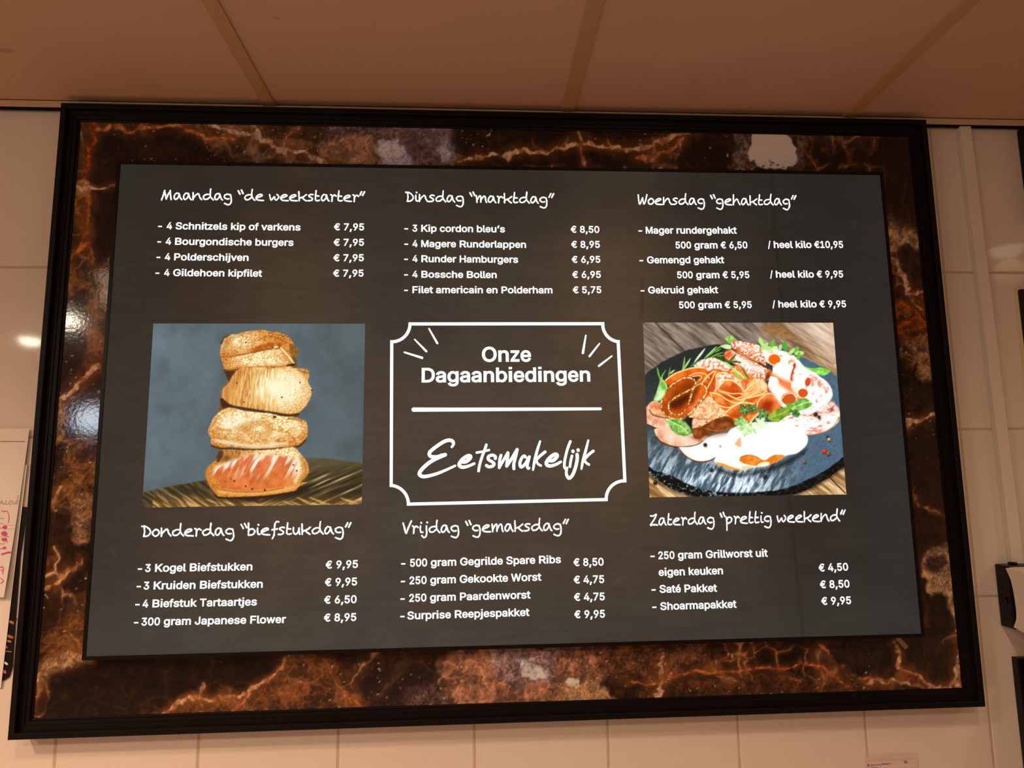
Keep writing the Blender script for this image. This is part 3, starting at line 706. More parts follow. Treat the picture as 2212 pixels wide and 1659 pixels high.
# lettering: outlines of a bold plain sans, in thousandths of the type size
GLYPHS = ''',188|100,-140 164,92 50,92 13,-140;-453|93,265 93,167 358,167 358,265;/249|162,554 -13,-97 87,-97 262,554;0453|247,-27 286,-19 320,-3 351,20 364,34 387,67 404,106 421,175 426,226 424,308 411,380 396,422 376,458 350,488 320,512 285,528 247,536 206,536 168,528 133,512 103,488 90,474 67,441 49,402 42,380 32,334 27,282 29,200 42,128 57,86 77,50 103,20 133,-3 168,-19 206,-27|217,71 199,75 177,89 164,104 153,125 139,164 134,197 131,274 134,312 139,344 148,372 158,395 171,413 184,426 208,436 227,439 245,436 269,426 289,404 301,384 314,344 320,312 322,234 320,197 314,164 306,136 289,104 276,89 261,79 236,71;1453|412,-21 412,76 55,76 55,-21|192,530 65,437 65,316 216,427 191,427 191,-21 297,-21 297,530;2453|410,-21 410,78 174,78 174,52 322,209 361,257 381,290 394,320 402,362 399,402 386,443 371,468 341,499 316,515 288,527 257,534 208,536 162,527 133,515 108,498 86,478 61,439 47,395 44,341 147,341 150,385 160,409 172,422 182,429 201,436 215,438 252,435 279,420 290,407 297,391 298,359 289,329 266,296 43,56 43,-21;3453|236,-27 287,-18 318,-6 357,20 379,42 396,68 408,97 413,128 411,176 396,220 380,247 358,269 332,287 301,301 267,309 229,311 190,308 196,239 393,453 393,530 49,530 49,431 267,431 267,456 136,307 136,227 227,225 257,218 279,206 298,186 307,159 308,137 305,122 293,100 273,83 252,75 228,71 194,73 167,82 156,88 143,100 132,121 128,153 20,153 24,115 32,84 45,57 73,23 97,5 139,-15 185,-26;4453|434,84 434,184 130,184 130,160 347,530 235,530 19,164 19,84|364,-21 364,339 261,339 261,-21;5453|239,-27 289,-17 319,-3 358,26 378,51 401,95 409,128 412,177 409,202 403,227 382,271 360,300 343,316 323,329 291,345 255,353 209,353 190,350 161,341 129,322 157,322 169,431 387,431 387,530 77,530 44,234 135,224 156,240 182,251 210,256 243,253 270,240 291,218 304,188 306,153 299,121 283,96 265,82 252,76 221,71 188,77 162,93 147,116 141,151 37,151 40,115 46,87 58,60 74,37 94,16 118,-1 144,-14 174,-23 205,-27;6453|243,-27 291,-17 321,-4 358,25 386,62 404,107 410,157 405,206 388,250 361,286 326,313 283,330 252,335 227,335 188,326 156,308 133,282 111,240 162,240 362,530 241,530 95,313 67,262 55,232 47,204 42,162 48,110 59,79 84,38 118,5 161,-17 193,-25|218,70 191,77 179,84 164,99 153,118 149,133 146,167 153,197 160,210 173,226 191,237 204,242 234,244 262,237 273,230 288,215 299,197 304,182 306,148 299,118 292,105 278,89 262,77 249,72;7453|178,-21 412,444 412,530 41,530 41,431 302,431 302,453 63,-21;8453|244,-27 279,-23 311,-14 353,8 376,27 396,50 410,76 419,105 421,147 418,171 411,194 401,215 388,233 373,250 355,264 336,275 315,283 321,281 321,252 320,251 333,257 345,265 367,284 391,322 400,350 403,380 397,423 386,449 361,483 340,502 315,517 273,532 242,536 210,536 164,528 124,510 101,493 81,473 60,436 50,395 50,365 56,336 68,308 85,284 95,273 107,264 132,251 132,281 138,283 117,275 97,264 79,250 57,224 41,193 35,171 31,147 32,120 37,90 49,63 66,38 99,8 127,-8 157,-19 191,-26|216,70 198,73 176,79 164,86 150,98 141,114 138,125 137,146 139,159 144,171 156,187 172,200 185,207 217,214 235,214 259,210 286,196 305,177 314,153 316,139 313,119 302,98 282,83 254,73|219,311 187,319 166,337 158,351 155,363 156,394 169,418 192,433 219,439 254,435 275,425 292,404 298,382 296,357 286,337 270,322 247,313;9453|209,536 161,526 132,513 95,484 66,447 48,402 42,352 48,302 65,259 91,223 127,196 170,179 201,174 226,174 265,182 296,201 320,227 342,269 290,269 90,-21 212,-21 358,196 386,247 398,276 405,305 410,347 404,398 394,430 369,471 334,504 292,526 260,534|234,439 262,432 279,420 288,410 299,391 304,376 306,342 299,311 292,299 279,283 262,272 249,267 218,265 191,272 179,279 165,293 154,312 149,326 147,360 154,391 161,404 174,420 191,432 204,436;B456|247,-21 286,-19 322,-12 367,6 402,33 418,56 430,81 437,108 438,151 431,190 421,213 400,242 384,257 356,273 326,282 336,281 336,251 376,274 389,287 405,310 413,329 419,362 417,402 410,428 392,464 374,485 338,509 310,521 259,529 39,530 39,-21|146,210 258,209 275,207 296,199 317,183 330,162 334,137 330,114 322,101 309,91 277,80 244,78 146,78|146,431 254,430 285,423 303,408 313,388 315,365 308,343 290,321 260,309 238,306 146,306;D502|246,-20 295,-13 318,-6 361,12 398,38 414,54 441,89 462,131 469,153 479,202 482,228 482,282 475,333 469,357 452,400 429,439 415,456 382,485 343,507 299,522 251,529 72,530 72,431 239,430 284,421 309,410 338,386 354,364 365,338 373,308 378,274 378,236 373,202 365,171 353,145 329,114 295,93 251,80 214,78 75,78 75,-21|39,530 39,-21 146,-21 146,530;F410|146,-21 146,200 367,200 367,299 146,299 146,431 390,431 390,530 39,530 39,-21;G520|290,-27 331,-21 350,-15 387,0 419,22 433,35 458,64 478,98 486,117 496,157 499,200 499,277 262,277 262,178 445,198 395,227 392,177 387,154 372,124 352,101 325,85 293,76 255,75 230,79 195,94 167,119 144,154 133,182 125,234 127,292 133,326 151,368 175,399 205,421 240,433 281,434 302,430 321,424 338,414 353,402 377,370 393,328 500,328 488,379 474,416 453,449 416,486 384,507 334,527 293,535 242,536 198,528 157,512 120,489 103,475 74,442 50,402 33,358 23,308 20,282 20,227 27,175 41,128 50,106 74,67 103,34 138,7 178,-12 222,-24 245,-27;H517|146,-21 146,211 371,211 371,-21 478,-21 478,530 371,530 371,310 146,310 146,530 39,530 39,-21;J396|209,-27 253,-17 273,-8 309,18 324,34 336,53 345,73 352,96 357,145 357,530 251,530 251,146 246,111 233,89 213,76 185,71 157,76 137,89 127,102 121,121 119,194 12,194 13,120 17,96 24,73 34,53 46,34 78,4 117,-17 161,-27;K467|236,254 239,254 492,528 354,530 159,317 83,223 88,104|146,-21 146,530 39,530 39,-21|489,-21 229,344 161,260 361,-21;M628|143,-21 143,291 139,478 83,478 151,283 272,-21 356,-21 487,315 542,478 486,478 483,327 483,-21 589,-21 589,530 462,530 333,194 279,28 350,28 297,194 166,530 39,530 39,-21;O533|290,-27 334,-19 375,-4 413,20 429,34 459,67 483,106 500,151 511,200 513,227 513,282 506,333 492,381 471,423 445,459 430,475 395,501 355,521 313,533 290,536 244,536 200,528 158,512 121,489 104,475 75,442 51,403 33,358 23,308 20,282 20,227 27,175 41,128 62,85 89,49 104,34 139,7 179,-12 221,-24 244,-27|254,75 229,79 195,94 167,119 151,141 138,167 130,198 125,234 125,274 130,310 138,341 151,368 176,399 195,415 217,426 241,433 280,434 305,430 338,415 367,390 383,368 395,342 404,310 409,274 409,234 404,198 395,167 383,140 358,109 338,94 305,79 280,74;P445|146,-21 146,431 254,430 273,426 293,416 307,403 319,379 323,356 321,323 314,303 303,287 287,274 273,269 232,263 88,263 88,165 256,165 311,175 343,189 381,218 400,242 420,284 427,315 429,364 424,396 415,425 391,465 369,488 342,506 311,519 256,529 39,530 39,-21;R449|146,-21 146,431 255,430 274,426 294,417 308,405 320,383 324,352 320,322 312,305 300,293 282,283 266,279 233,276 75,276 75,177 256,177 311,186 342,198 381,225 401,248 421,289 428,320 430,368 425,400 416,429 392,468 370,490 343,507 311,520 256,529 39,530 39,-21|463,-21 315,250 195,250 340,-21;S447|244,-29 299,-20 332,-8 373,17 395,40 412,65 427,108 429,139 425,176 418,198 401,226 379,248 355,266 319,283 191,322 171,330 155,340 143,352 137,364 136,381 140,397 149,410 158,418 183,431 215,437 250,435 282,425 304,408 315,385 320,357 424,357 418,408 409,436 394,461 364,493 325,517 295,528 262,534 209,536 160,528 129,517 89,493 67,472 43,433 34,404 31,372 35,335 49,302 59,287 72,274 101,251 157,226 273,191 293,182 309,172 319,162 323,150 324,133 319,115 309,100 298,91 270,77 234,70 197,72 167,81 154,88 140,101 128,124 123,158 15,158 22,104 32,75 56,36 78,15 119,-10 151,-21 186,-28;T449|172,431 172,-21 278,-21 278,431 438,431 438,530 11,530 11,431;W686|247,-21 338,318 355,390 375,496 311,496 331,387 347,318 439,-21 546,-21 697,530 587,530 490,150 463,19 523,19 495,150 396,530 290,530 191,150 164,19 222,19 196,150 99,530 -11,530 139,-21;a389|172,-29 204,-25 240,-10 267,10 288,37 285,31 256,31 256,-21 358,-21 358,252 356,281 350,307 335,340 322,358 306,372 288,383 262,395 218,404 183,405 149,401 116,392 84,376 56,354 40,334 27,311 12,278 112,248 123,273 133,286 148,298 168,307 196,310 221,307 238,298 248,287 254,269 254,252 121,231 76,216 51,201 37,188 20,163 13,143 9,108 14,68 24,44 45,14 64,-2 97,-19 134,-28|164,67 137,72 119,85 114,97 113,110 116,121 122,128 136,137 153,142 265,162 288,172 257,147 248,109 238,94 229,85 205,71 189,68;b424|247,-28 280,-22 296,-17 325,-1 338,8 362,32 389,76 401,110 411,168 409,230 396,285 372,332 350,357 338,368 310,386 295,393 263,402 216,405 193,402 171,396 153,387 132,371 107,340 135,340 135,530 32,530 32,-21 133,-21 133,38 107,38 127,12 154,-10 172,-19 193,-26 217,-29|211,68 195,71 174,82 157,99 149,114 139,142 135,165 135,214 145,255 152,271 168,290 180,299 194,305 211,308 230,308 247,305 261,299 279,284 288,270 296,254 304,224 307,177 299,134 292,115 278,93 260,78 246,72 230,68;c396|218,-29 257,-23 285,-14 310,-1 333,16 353,36 369,60 380,87 389,117 290,142 281,115 274,100 261,85 248,76 227,69 207,67 188,69 165,78 146,94 136,108 128,125 120,155 117,187 120,221 128,251 136,268 146,282 165,298 188,307 213,309 240,303 263,289 279,267 289,237 388,262 375,301 362,326 339,356 317,373 293,387 257,400 227,405 189,405 153,399 121,386 91,368 78,357 55,331 37,300 24,266 16,228 14,167 19,128 30,92 56,45 78,20 106,-1 137,-17 171,-26;d424|208,-29 231,-26 253,-19 285,0 303,18 317,38 292,38 292,-21 393,-21 393,530 290,530 290,340 317,340 292,371 271,387 253,396 232,402 208,405 161,402 130,393 115,386 87,368 53,332 29,285 16,230 14,168 23,110 44,60 74,20 100,-1 114,-10 129,-17 161,-26|195,68 178,72 164,78 146,93 136,107 128,124 120,154 118,201 125,244 132,262 146,284 164,299 178,305 195,308 214,308 231,305 251,295 268,278 276,264 286,236 289,214 289,165 280,123 272,106 256,87 244,78 230,71 214,68;e404|226,-29 253,-26 278,-19 302,-10 333,9 358,34 371,53 381,74 392,106 293,130 282,103 274,91 260,79 247,73 225,68 202,67 185,70 162,80 143,94 134,108 123,133 118,154 118,228 122,245 132,268 152,291 165,300 179,306 214,309 231,306 250,297 271,275 281,252 287,224 290,164 371,231 54,242 54,148 392,148 390,229 385,261 371,302 351,337 325,364 295,384 262,397 228,404 187,405 151,398 119,386 90,367 77,356 54,329 36,299 23,264 16,227 14,166 24,110 37,76 55,45 78,19 106,-2 138,-17 173,-26;f254|-15,400 -15,306 249,306 249,400|163,-21 164,431 172,447 188,453 211,451 242,442 269,535 227,547 208,550 177,551 156,548 126,538 108,528 85,506 72,488 64,467 60,444 60,-21;g425|223,-171 254,-168 284,-160 325,-142 348,-124 368,-102 376,-89 387,-59 393,-9 393,400 292,400 292,340 318,340 305,359 286,377 263,392 243,399 209,405 179,405 146,399 130,393 101,378 64,345 36,302 23,268 16,231 13,191 16,151 23,114 45,66 64,39 88,18 116,1 146,-10 178,-16 220,-15 252,-7 277,6 297,22 317,47 290,47 290,-5 288,-29 276,-53 253,-68 232,-74 207,-76 168,-71 140,-55 107,-14 22,-61 36,-87 54,-111 76,-133 95,-145 127,-159 151,-166 192,-171|195,80 178,83 157,93 141,109 132,123 122,149 119,169 119,215 128,255 136,271 152,290 164,299 178,305 195,308 214,308 231,305 252,295 268,279 277,264 287,237 290,216 290,168 281,129 273,114 258,97 246,89 231,83;h410|135,236 139,260 148,278 161,292 177,302 196,307 220,308 238,303 258,290 270,268 274,247 275,-21 378,-21 378,241 376,274 370,304 359,330 345,353 327,372 293,393 255,403 211,405 167,394 140,379 128,369 106,344 89,312 72,266 135,266 135,530 32,530 32,-21 135,-21;i167|135,-21 135,400 32,400 32,-21|34,462 134,462 134,552 34,552;j167|32,-29 29,-48 20,-62 8,-65 -31,-66 -31,-164 30,-162 53,-157 75,-148 93,-135 109,-119 120,-100 131,-67 135,-30 135,400 32,400|33,462 133,462 133,552 33,552;k381|185,178 193,178 403,397 276,400 112,233 89,233 91,93|135,-21 135,530 32,530 32,-21|416,-21 193,260 120,187 284,-21;l189|164,-22 206,-14 186,79 142,73 137,74 135,85 135,530 32,530 32,84 34,54 43,28 50,16 69,-4 81,-11 94,-17 123,-23;m610|135,-21 135,246 139,268 151,288 163,299 178,306 194,309 208,309 222,306 234,300 243,291 249,280 253,259 253,-21 356,-21 357,260 364,280 376,296 394,306 418,309 434,308 454,300 467,287 473,274 475,253 475,-21 578,-21 578,255 576,286 565,327 552,350 536,369 507,390 485,400 461,405 425,407 382,398 345,378 315,349 299,320 285,274 347,274 333,328 320,354 302,376 291,385 265,399 235,406 210,407 191,404 163,395 146,386 116,359 104,342 94,322 80,274 133,274 133,400 32,400 32,-21;n410|135,236 139,260 148,278 161,292 177,302 196,307 220,308 238,303 258,290 270,268 274,247 275,-21 378,-21 378,257 374,289 365,317 345,353 316,380 281,397 255,403 227,405 181,399 153,387 128,369 106,344 89,312 72,266 133,266 133,400 32,400 32,-21 135,-21;o415|226,-28 262,-22 295,-10 324,8 337,20 360,45 378,76 392,110 399,147 401,208 396,247 386,283 360,331 337,357 310,378 278,393 244,402 189,405 153,399 121,386 91,368 78,357 55,331 37,300 24,266 16,228 14,167 19,128 30,92 56,45 78,20 106,-1 137,-17 171,-26|197,68 179,71 165,78 146,94 136,108 128,125 120,155 118,176 119,210 122,231 132,260 152,288 165,298 179,305 197,308 218,308 236,305 251,298 269,282 279,268 287,251 295,221 298,199 297,165 293,144 284,116 275,101 264,88 251,78 236,71 218,68;p424|135,-164 135,38 107,38 121,18 140,0 163,-15 183,-23 205,-28 230,-29 264,-26 280,-22 311,-10 325,-1 351,20 381,60 401,110 409,148 411,210 401,267 389,301 361,345 338,368 310,386 280,399 229,405 204,404 182,399 162,391 139,376 121,359 107,340 133,340 133,400 32,400 32,-164|211,68 195,71 174,82 157,99 149,114 139,142 135,165 135,214 145,255 152,271 168,290 180,299 194,305 211,308 230,308 247,305 261,299 279,284 288,270 296,254 304,224 307,177 299,134 292,115 278,93 260,78 246,72 230,68;r259|135,-21 135,237 137,257 144,273 155,286 180,301 207,305 264,298 264,404 200,405 163,396 141,385 122,369 101,339 102,342 133,342 133,400 32,400 32,-21;s365|198,-29 241,-22 268,-13 303,7 321,25 342,57 350,81 352,107 349,136 339,163 331,175 310,196 298,205 269,219 167,246 146,254 132,267 130,277 133,289 143,300 162,308 187,312 213,308 224,303 237,291 246,276 255,253 351,274 337,316 327,335 308,361 292,375 262,392 239,399 214,404 173,405 132,398 107,390 74,370 56,353 36,323 28,299 26,274 29,244 40,217 48,204 68,183 110,160 215,133 233,126 242,118 246,110 247,99 244,91 232,79 219,73 202,68 172,67 148,72 136,78 127,86 117,103 109,131 10,110 22,66 32,44 46,24 72,0 93,-11 129,-24 168,-29;t227|-15,400 -15,306 225,306 225,400|44,92 47,60 59,30 78,6 103,-12 134,-22 168,-25 195,-24 238,-15 218,77 165,71 153,75 148,86 147,492 44,492;u410|198,-25 242,-15 269,0 293,21 312,50 338,113 277,113 277,-21 378,-21 378,400 275,400 275,153 272,127 265,107 249,87 227,75 200,71 180,73 158,84 143,103 137,121 135,145 135,400 32,400 32,122 36,91 45,62 57,37 74,16 105,-8 129,-18 155,-24;v389|241,-21 402,400 290,400 196,139 156,0 233,0 193,139 99,400 -13,400 148,-21;w567|215,-21 283,219 317,359 250,359 299,166 353,-21 445,-21 573,400 464,400 393,140 365,20 428,20 402,141 333,400 236,400 165,140 139,20 201,20 174,142 103,400 -6,400 122,-21;z380|360,-21 360,77 147,77 147,53 354,324 354,400 27,400 27,302 233,302 233,327 21,53 21,-21;é404|226,-29 253,-26 278,-19 302,-10 333,9 358,34 371,53 381,74 392,106 293,130 282,103 274,91 260,79 247,73 225,68 202,67 185,70 162,80 143,94 134,108 123,133 118,154 118,228 122,245 132,268 152,291 165,300 179,306 214,309 231,306 250,297 271,275 281,252 287,224 290,164 371,231 54,242 54,148 392,148 390,229 385,261 371,302 351,337 325,364 295,384 262,397 228,404 187,405 151,398 119,386 90,367 77,356 54,329 36,299 23,264 16,227 14,166 24,110 37,76 55,45 78,19 106,-2 138,-17 173,-26|238,408 332,550 211,550 144,408;’177|114,297 178,530 64,530 27,297;€464|20,350 -14,258 354,258 397,350|20,250 -14,158 311,158 353,250|427,488 405,504 381,517 356,526 329,533 302,536 266,536 224,528 186,512 151,489 121,459 108,441 86,402 70,357 64,333 58,282 60,200 70,151 86,106 108,67 121,50 151,20 186,-3 205,-12 245,-24 288,-28 329,-24 368,-14 393,-3 416,11 447,37 404,127 350,90 312,76 288,74 265,76 244,82 225,93 200,117 180,152 167,197 163,234 164,293 175,343 193,381 216,409 235,421 265,433 288,435 312,433 334,426 355,415 375,402 405,375 449,469'''
def load_glyphs():
    out = {}
    for part in GLYPHS.split(';'):
        head, *cs = part.split('|')
        polys = [np.array([[int(v) for v in p.split(',')] for p in c.split(' ')], float) for c in cs]
        V = []; E = []
        for p in polys:
            n = len(p); b = len(V)
            V += [tuple(x) for x in p]; E += [(b + i, b + (i + 1) % n) for i in range(n)]
        vv, ee, ff, *_ = delaunay_2d_cdt([Vector(x) for x in V], E, [], 0, 1e-4)
        vv = np.array([(x[0], x[1]) for x in vv])
        keep = []
        for f in ff:
            c = vv[list(f)].mean(0); wn = 0
            for p in polys:
                r = np.roll(p, -1, 0)
                up = (p[:, 1] <= c[1]) & (r[:, 1] > c[1]); dn = (p[:, 1] > c[1]) & (r[:, 1] <= c[1])
                cr = (r[:, 0] - p[:, 0]) * (c[1] - p[:, 1]) - (r[:, 1] - p[:, 1]) * (c[0] - p[:, 0])
                wn += int(np.sum(up & (cr > 0))) - int(np.sum(dn & (cr < 0)))
            if wn != 0: keep.append(tuple(f))
        out[head[0]] = (float(head[1:]), vv, keep)
    return out
GL = load_glyphs()
WIDTHS = dict(zip(',-/0123456789BDFGHJKMOPRSTWabcdefghijklmnoprstuvwzé’€',
    [278, 333, 278] + [556] * 10 + [722, 722, 611, 778, 722, 556, 722, 833, 778, 667, 722, 667, 611, 944, 556, 611, 556, 611, 556, 333, 611, 611, 278, 278, 556, 278, 889,
     611, 611, 611, 389, 556, 333, 611, 556, 778, 500, 556, 278, 556]))     # set widths of a plain bold sans, per 1000
EM = 550 / 718
def layout(s):
    x = 0.0; items = []; lo = 1e9; hi = -1e9
    for ch in s:
        if ch == ' ':
            x += 278 * EM; continue
        adv, vv, ff = GL[ch]
        k = WIDTHS[ch] * EM / adv
        w = np.array(vv) * (k, 1) + (x, 0)
        items.append((w, ff)); lo = min(lo, w[:, 0].min()); hi = max(hi, w[:, 0].max())
        x += WIDTHS[ch] * EM
    return items, lo, hi

def flat_mesh(name, chunks, m, parent):
    vs = []; fs = []
    for v, f in chunks:
        b = len(vs)
        vs += [tuple(p) for p in v]
        for t in f:
            P = np.array([v[i] for i in t])
            ar = sum(P[i][0] * P[(i + 1) % len(P)][2] - P[(i + 1) % len(P)][0] * P[i][2] for i in range(len(P)))
            t = tuple(b + i for i in t)
            fs.append(t if ar > 0 else t[::-1])
    me = bpy.data.meshes.new(name)
    me.from_pydata(vs, [], fs); me.update()
    return link(name, me, parent, (m,))

CAP = 550.0
def text_chunks(s, xl, yl, xr, yr, cap_px, dash=None):
    """one printed line: left and right end of its baseline and the cap height, measured on the photograph"""
    a = np.array(at_s(xl, yl)); b = np.array(at_s(xr, yr))
    items, lo, hi = layout(s)
    L = np.linalg.norm(b - a); u = (b - a) / L; n = np.array([-u[1], u[0]])
    mid_y = (yl + yr) / 2; mid_x = (xl + xr) / 2
    hgt = np.linalg.norm(np.array(at_s(mid_x, mid_y)) - np.array(at_s(mid_x, mid_y - cap_px)))
    sx = L / (hi - lo); sy = hgt / CAP
    out = []
    for w, ff in items:
        X = (w[:, 0] - lo) * sx; Z = (w[:, 1] + 21) * sy
        p = a[None] + X[:, None] * u + Z[:, None] * n
        out.append((np.stack([p[:, 0], np.full(len(p), INK_Y), p[:, 1]], 1), ff))
    if dash is not None:
        x0 = dash; w = 8.2 * cap_px / 15.0
        slope = (yr - yl) / (xr - xl)
        y0 = yl + slope * (x0 - xl) - cap_px * 0.30; t = cap_px * 0.19
        q = [at_s(x0, y0), at_s(x0 + w, y0 + slope * w), at_s(x0 + w, y0 + slope * w - t), at_s(x0, y0 - t)]
        out.append((np.array([(p[0], INK_Y, p[1]) for p in q]), [(0, 1, 2, 3)]))
    return out

LINES = [  # text, dash x, left x, baseline, right x, baseline, cap height | price, left x, baseline, right x, baseline
    ('4 Schnitzels kip of varkens', 341.5, 359.7, 495.3, 649.0, 498.3, 15.3, '€ 7,95', 721.2, 497.6, 786.5, 497.8),
    ('4 Bourgondische burgers', 339.8, 357.6, 528.7, 634.0, 531.3, 15.3, '€ 7,95', 720.5, 531.0, 786.2, 531.0),
    ('4 Polderschijven', 338.0, 355.7, 562.2, 536.7, 563.8, 15.3, '€ 7,95', 720.0, 564.5, 785.8, 564.3),
    ('4 Gildehoen kipfilet', 335.8, 354.1, 596.3, 566.0, 597.9, 15.3, '€ 7,95', 719.4, 597.7, 785.3, 597.6),
    ('3 Kip cordon bleu’s', 873.4, 890.8, 500.4, 1090.9, 502.2, 15.0, '€ 8,50', 1233.0, 502.8, 1294.9, 503.2),
    ('4 Magere Runderlappen', 873.4, 890.8, 533.6, 1136.5, 535.6, 15.0, '€ 8,95', 1234.1, 535.4, 1296.0, 535.4),
    ('4 Runder Hamburgers', 873.0, 890.8, 566.2, 1119.5, 567.9, 15.0, '€ 6,95', 1235.2, 567.9, 1297.0, 567.7),
    ('4 Bossche Bollen', 873.0, 890.8, 599.8, 1073.1, 600.9, 15.0, '€ 6,95', 1236.3, 600.6, 1298.1, 600.4),
    ('Filet americain en Polderham', 873.0, 890.8, 633.3, 1193.5, 633.9, 15.0, '€ 5,75', 1237.4, 633.7, 1299.2, 633.3),
    ('Mager rundergehakt', 1378.9, 1395.2, 504.8, 1591.9, 504.8, 15.0, None),
    ('500 gram € 6,50', None, 1459.6, 536.9, 1614.9, 536.7, 15.0, '/ heel kilo €10,95', 1659.0, 535.9, 1821.7, 535.6),
    ('Gemengd gehakt', 1381.2, 1397.9, 569.0, 1564.7, 568.6, 15.0, None),
    ('500 gram € 5,95', None, 1463.0, 601.3, 1619.0, 600.9, 15.0, '/ heel kilo € 9,95', 1663.5, 599.9, 1821.7, 599.5),
    ('Gekruid gehakt', 1383.9, 1400.4, 634.1, 1551.6, 633.4, 15.0, None),
    ('500 gram € 5,95', None, 1467.1, 666.2, 1624.2, 665.5, 15.0, '/ heel kilo € 9,95', 1668.7, 664.4, 1828.0, 663.9),
    ('3 Kogel Biefstukken', 297.6, 313.0, 1235.8, 544.9, 1232.1, 17.2, '€ 9,95', 703.1, 1228.6, 773.2, 1226.8),
    ('3 Kruiden Biefstukken', 295.1, 309.8, 1273.8, 567.4, 1269.7, 17.2, '€ 9,95', 701.6, 1266.3, 771.2, 1264.6),
    ('4 Biefstuk Tartaartjes', 292.2, 307.3, 1312.7, 554.7, 1308.0, 17.2, '€ 6,50', 699.9, 1304.3, 770.2, 1302.8),
    ('300 gram Japanese Flower', 289.3, 305.1, 1351.7, 617.4, 1345.9, 17.2, '€ 8,95', 699.4, 1342.9, 769.5, 1341.3),
    ('500 gram Gegrilde Spare Ribs', 866.5, 885.7, 1224.4, 1211.9, 1216.4, 17.0, '€ 8,50', 1238.9, 1223.2, 1304.1, 1221.8),
    ('250 gram Gekookte Worst', 865.8, 884.5, 1262.5, 1169.7, 1254.4, 17.0, '€ 4,75', 1239.4, 1260.8, 1305.3, 1259.4),
    ('250 gram Paardenworst', 864.9, 883.8, 1300.3, 1146.2, 1292.9, 17.0, '€ 4,75', 1240.0, 1298.2, 1306.5, 1296.8),
    ('Surprise Reepjespakket', 864.7, 879.7, 1338.3, 1143.9, 1330.5, 17.0, '€ 9,95', 1240.7, 1335.6, 1306.9, 1334.3),
    ('250 gram Grillworst uit', 1405.0, 1422.4, 1208.2, 1658.9, 1202.7, 16.8, None),
    ('eigen keuken', None, 1423.1, 1244.3, 1562.1, 1240.5, 16.8, '€ 4,50', 1769.0, 1234.8, 1832.7, 1232.6),
    ('Saté Pakket', 1407.3, 1424.9, 1280.7, 1549.2, 1278.2, 16.8, '€ 8,50', 1771.7, 1271.0, 1835.6, 1269.2),
    ('Shoarmapakket', 1408.9, 1426.5, 1318.0, 1591.5, 1312.8, 16.8, '€ 9,95', 1774.6, 1306.9, 1839.0, 1304.9),
]
for L in LINES:
    flat_mesh('menu_line', text_chunks(L[0], L[2], L[3], L[4], L[5], L[6], L[1]), M['text'], screen)
    if L[7]: flat_mesh('price', text_chunks(L[7], L[8], L[9], L[10], L[11], L[6]), M['text'], screen)
flat_mesh('title_line', text_chunks('Onze', 1041.1, 781.8, 1147.4, 781.4, 32.5), M['text'], screen)
flat_mesh('title_line', text_chunks('Dagaanbiedingen', 910.7, 826.4, 1275.3, 824.4, 31.5), M['text'], screen)

# strokes: ribbons with round ends
def ribbon(pts, w, w_end=None, jitter=0.0, seg=6, closed=False, smooth=True, caps=True):
    """points and widths in one plane -> vertices (x, z) and faces"""
    P = curve(pts, closed, seg) if smooth else np.asarray(pts, float)
    n = len(P)
    u = np.linspace(0, 1, n)
    if callable(w): W = w(u)
    else: W = np.full(n, float(w)) if w_end is None else w + (w_end - w) * u
    d = np.gradient(P, axis=0) if not closed else np.roll(P, -1, 0) - np.roll(P, 1, 0)
    d /= np.maximum(np.linalg.norm(d, axis=1), 1e-9)[:, None]
    nrm = np.stack([-d[:, 1], d[:, 0]], 1)
    jl = 1 + jitter * rng.uniform(-1, 1, n); jr = 1 + jitter * rng.uniform(-1, 1, n)
    A = P + nrm * (W * jl / 2)[:, None]; B = P - nrm * (W * jr / 2)[:, None]
    V = np.concatenate([A, B]); F = [(i, i + 1, n + i + 1, n + i) for i in range(n - 1)]
    if closed: F.append((n - 1, 0, n, 2 * n - 1))
    V = list(map(tuple, V))
    if caps and not closed:
        for e, sgn in ((0, -1), (n - 1, 1)):
            b = len(V); r = W[e] / 2
            th = math.atan2(d[e][1], d[e][0]) + (0 if sgn > 0 else math.pi)
            V.append(tuple(P[e]))
            for k in range(9):
                t = th - math.pi / 2 + math.pi * k / 8
                rr = r * (1 + jitter * random.uniform(-0.6, 0.6))
                V.append((P[e][0] + rr * math.cos(t), P[e][1] + rr * math.sin(t)))
            F += [(b, b + 1 + k, b + 2 + k) for k in range(8)]
    return np.array(V), F

def px_ribbon(pts, w, *a, f=lambda x, y: (x, y), **k):
    V, F = ribbon(pts, w, *a, **k)
    out = np.array([(lambda p: (p[0], INK_Y, p[1]))(at_s(*f(x, y))) for x, y in V])
    return out, F

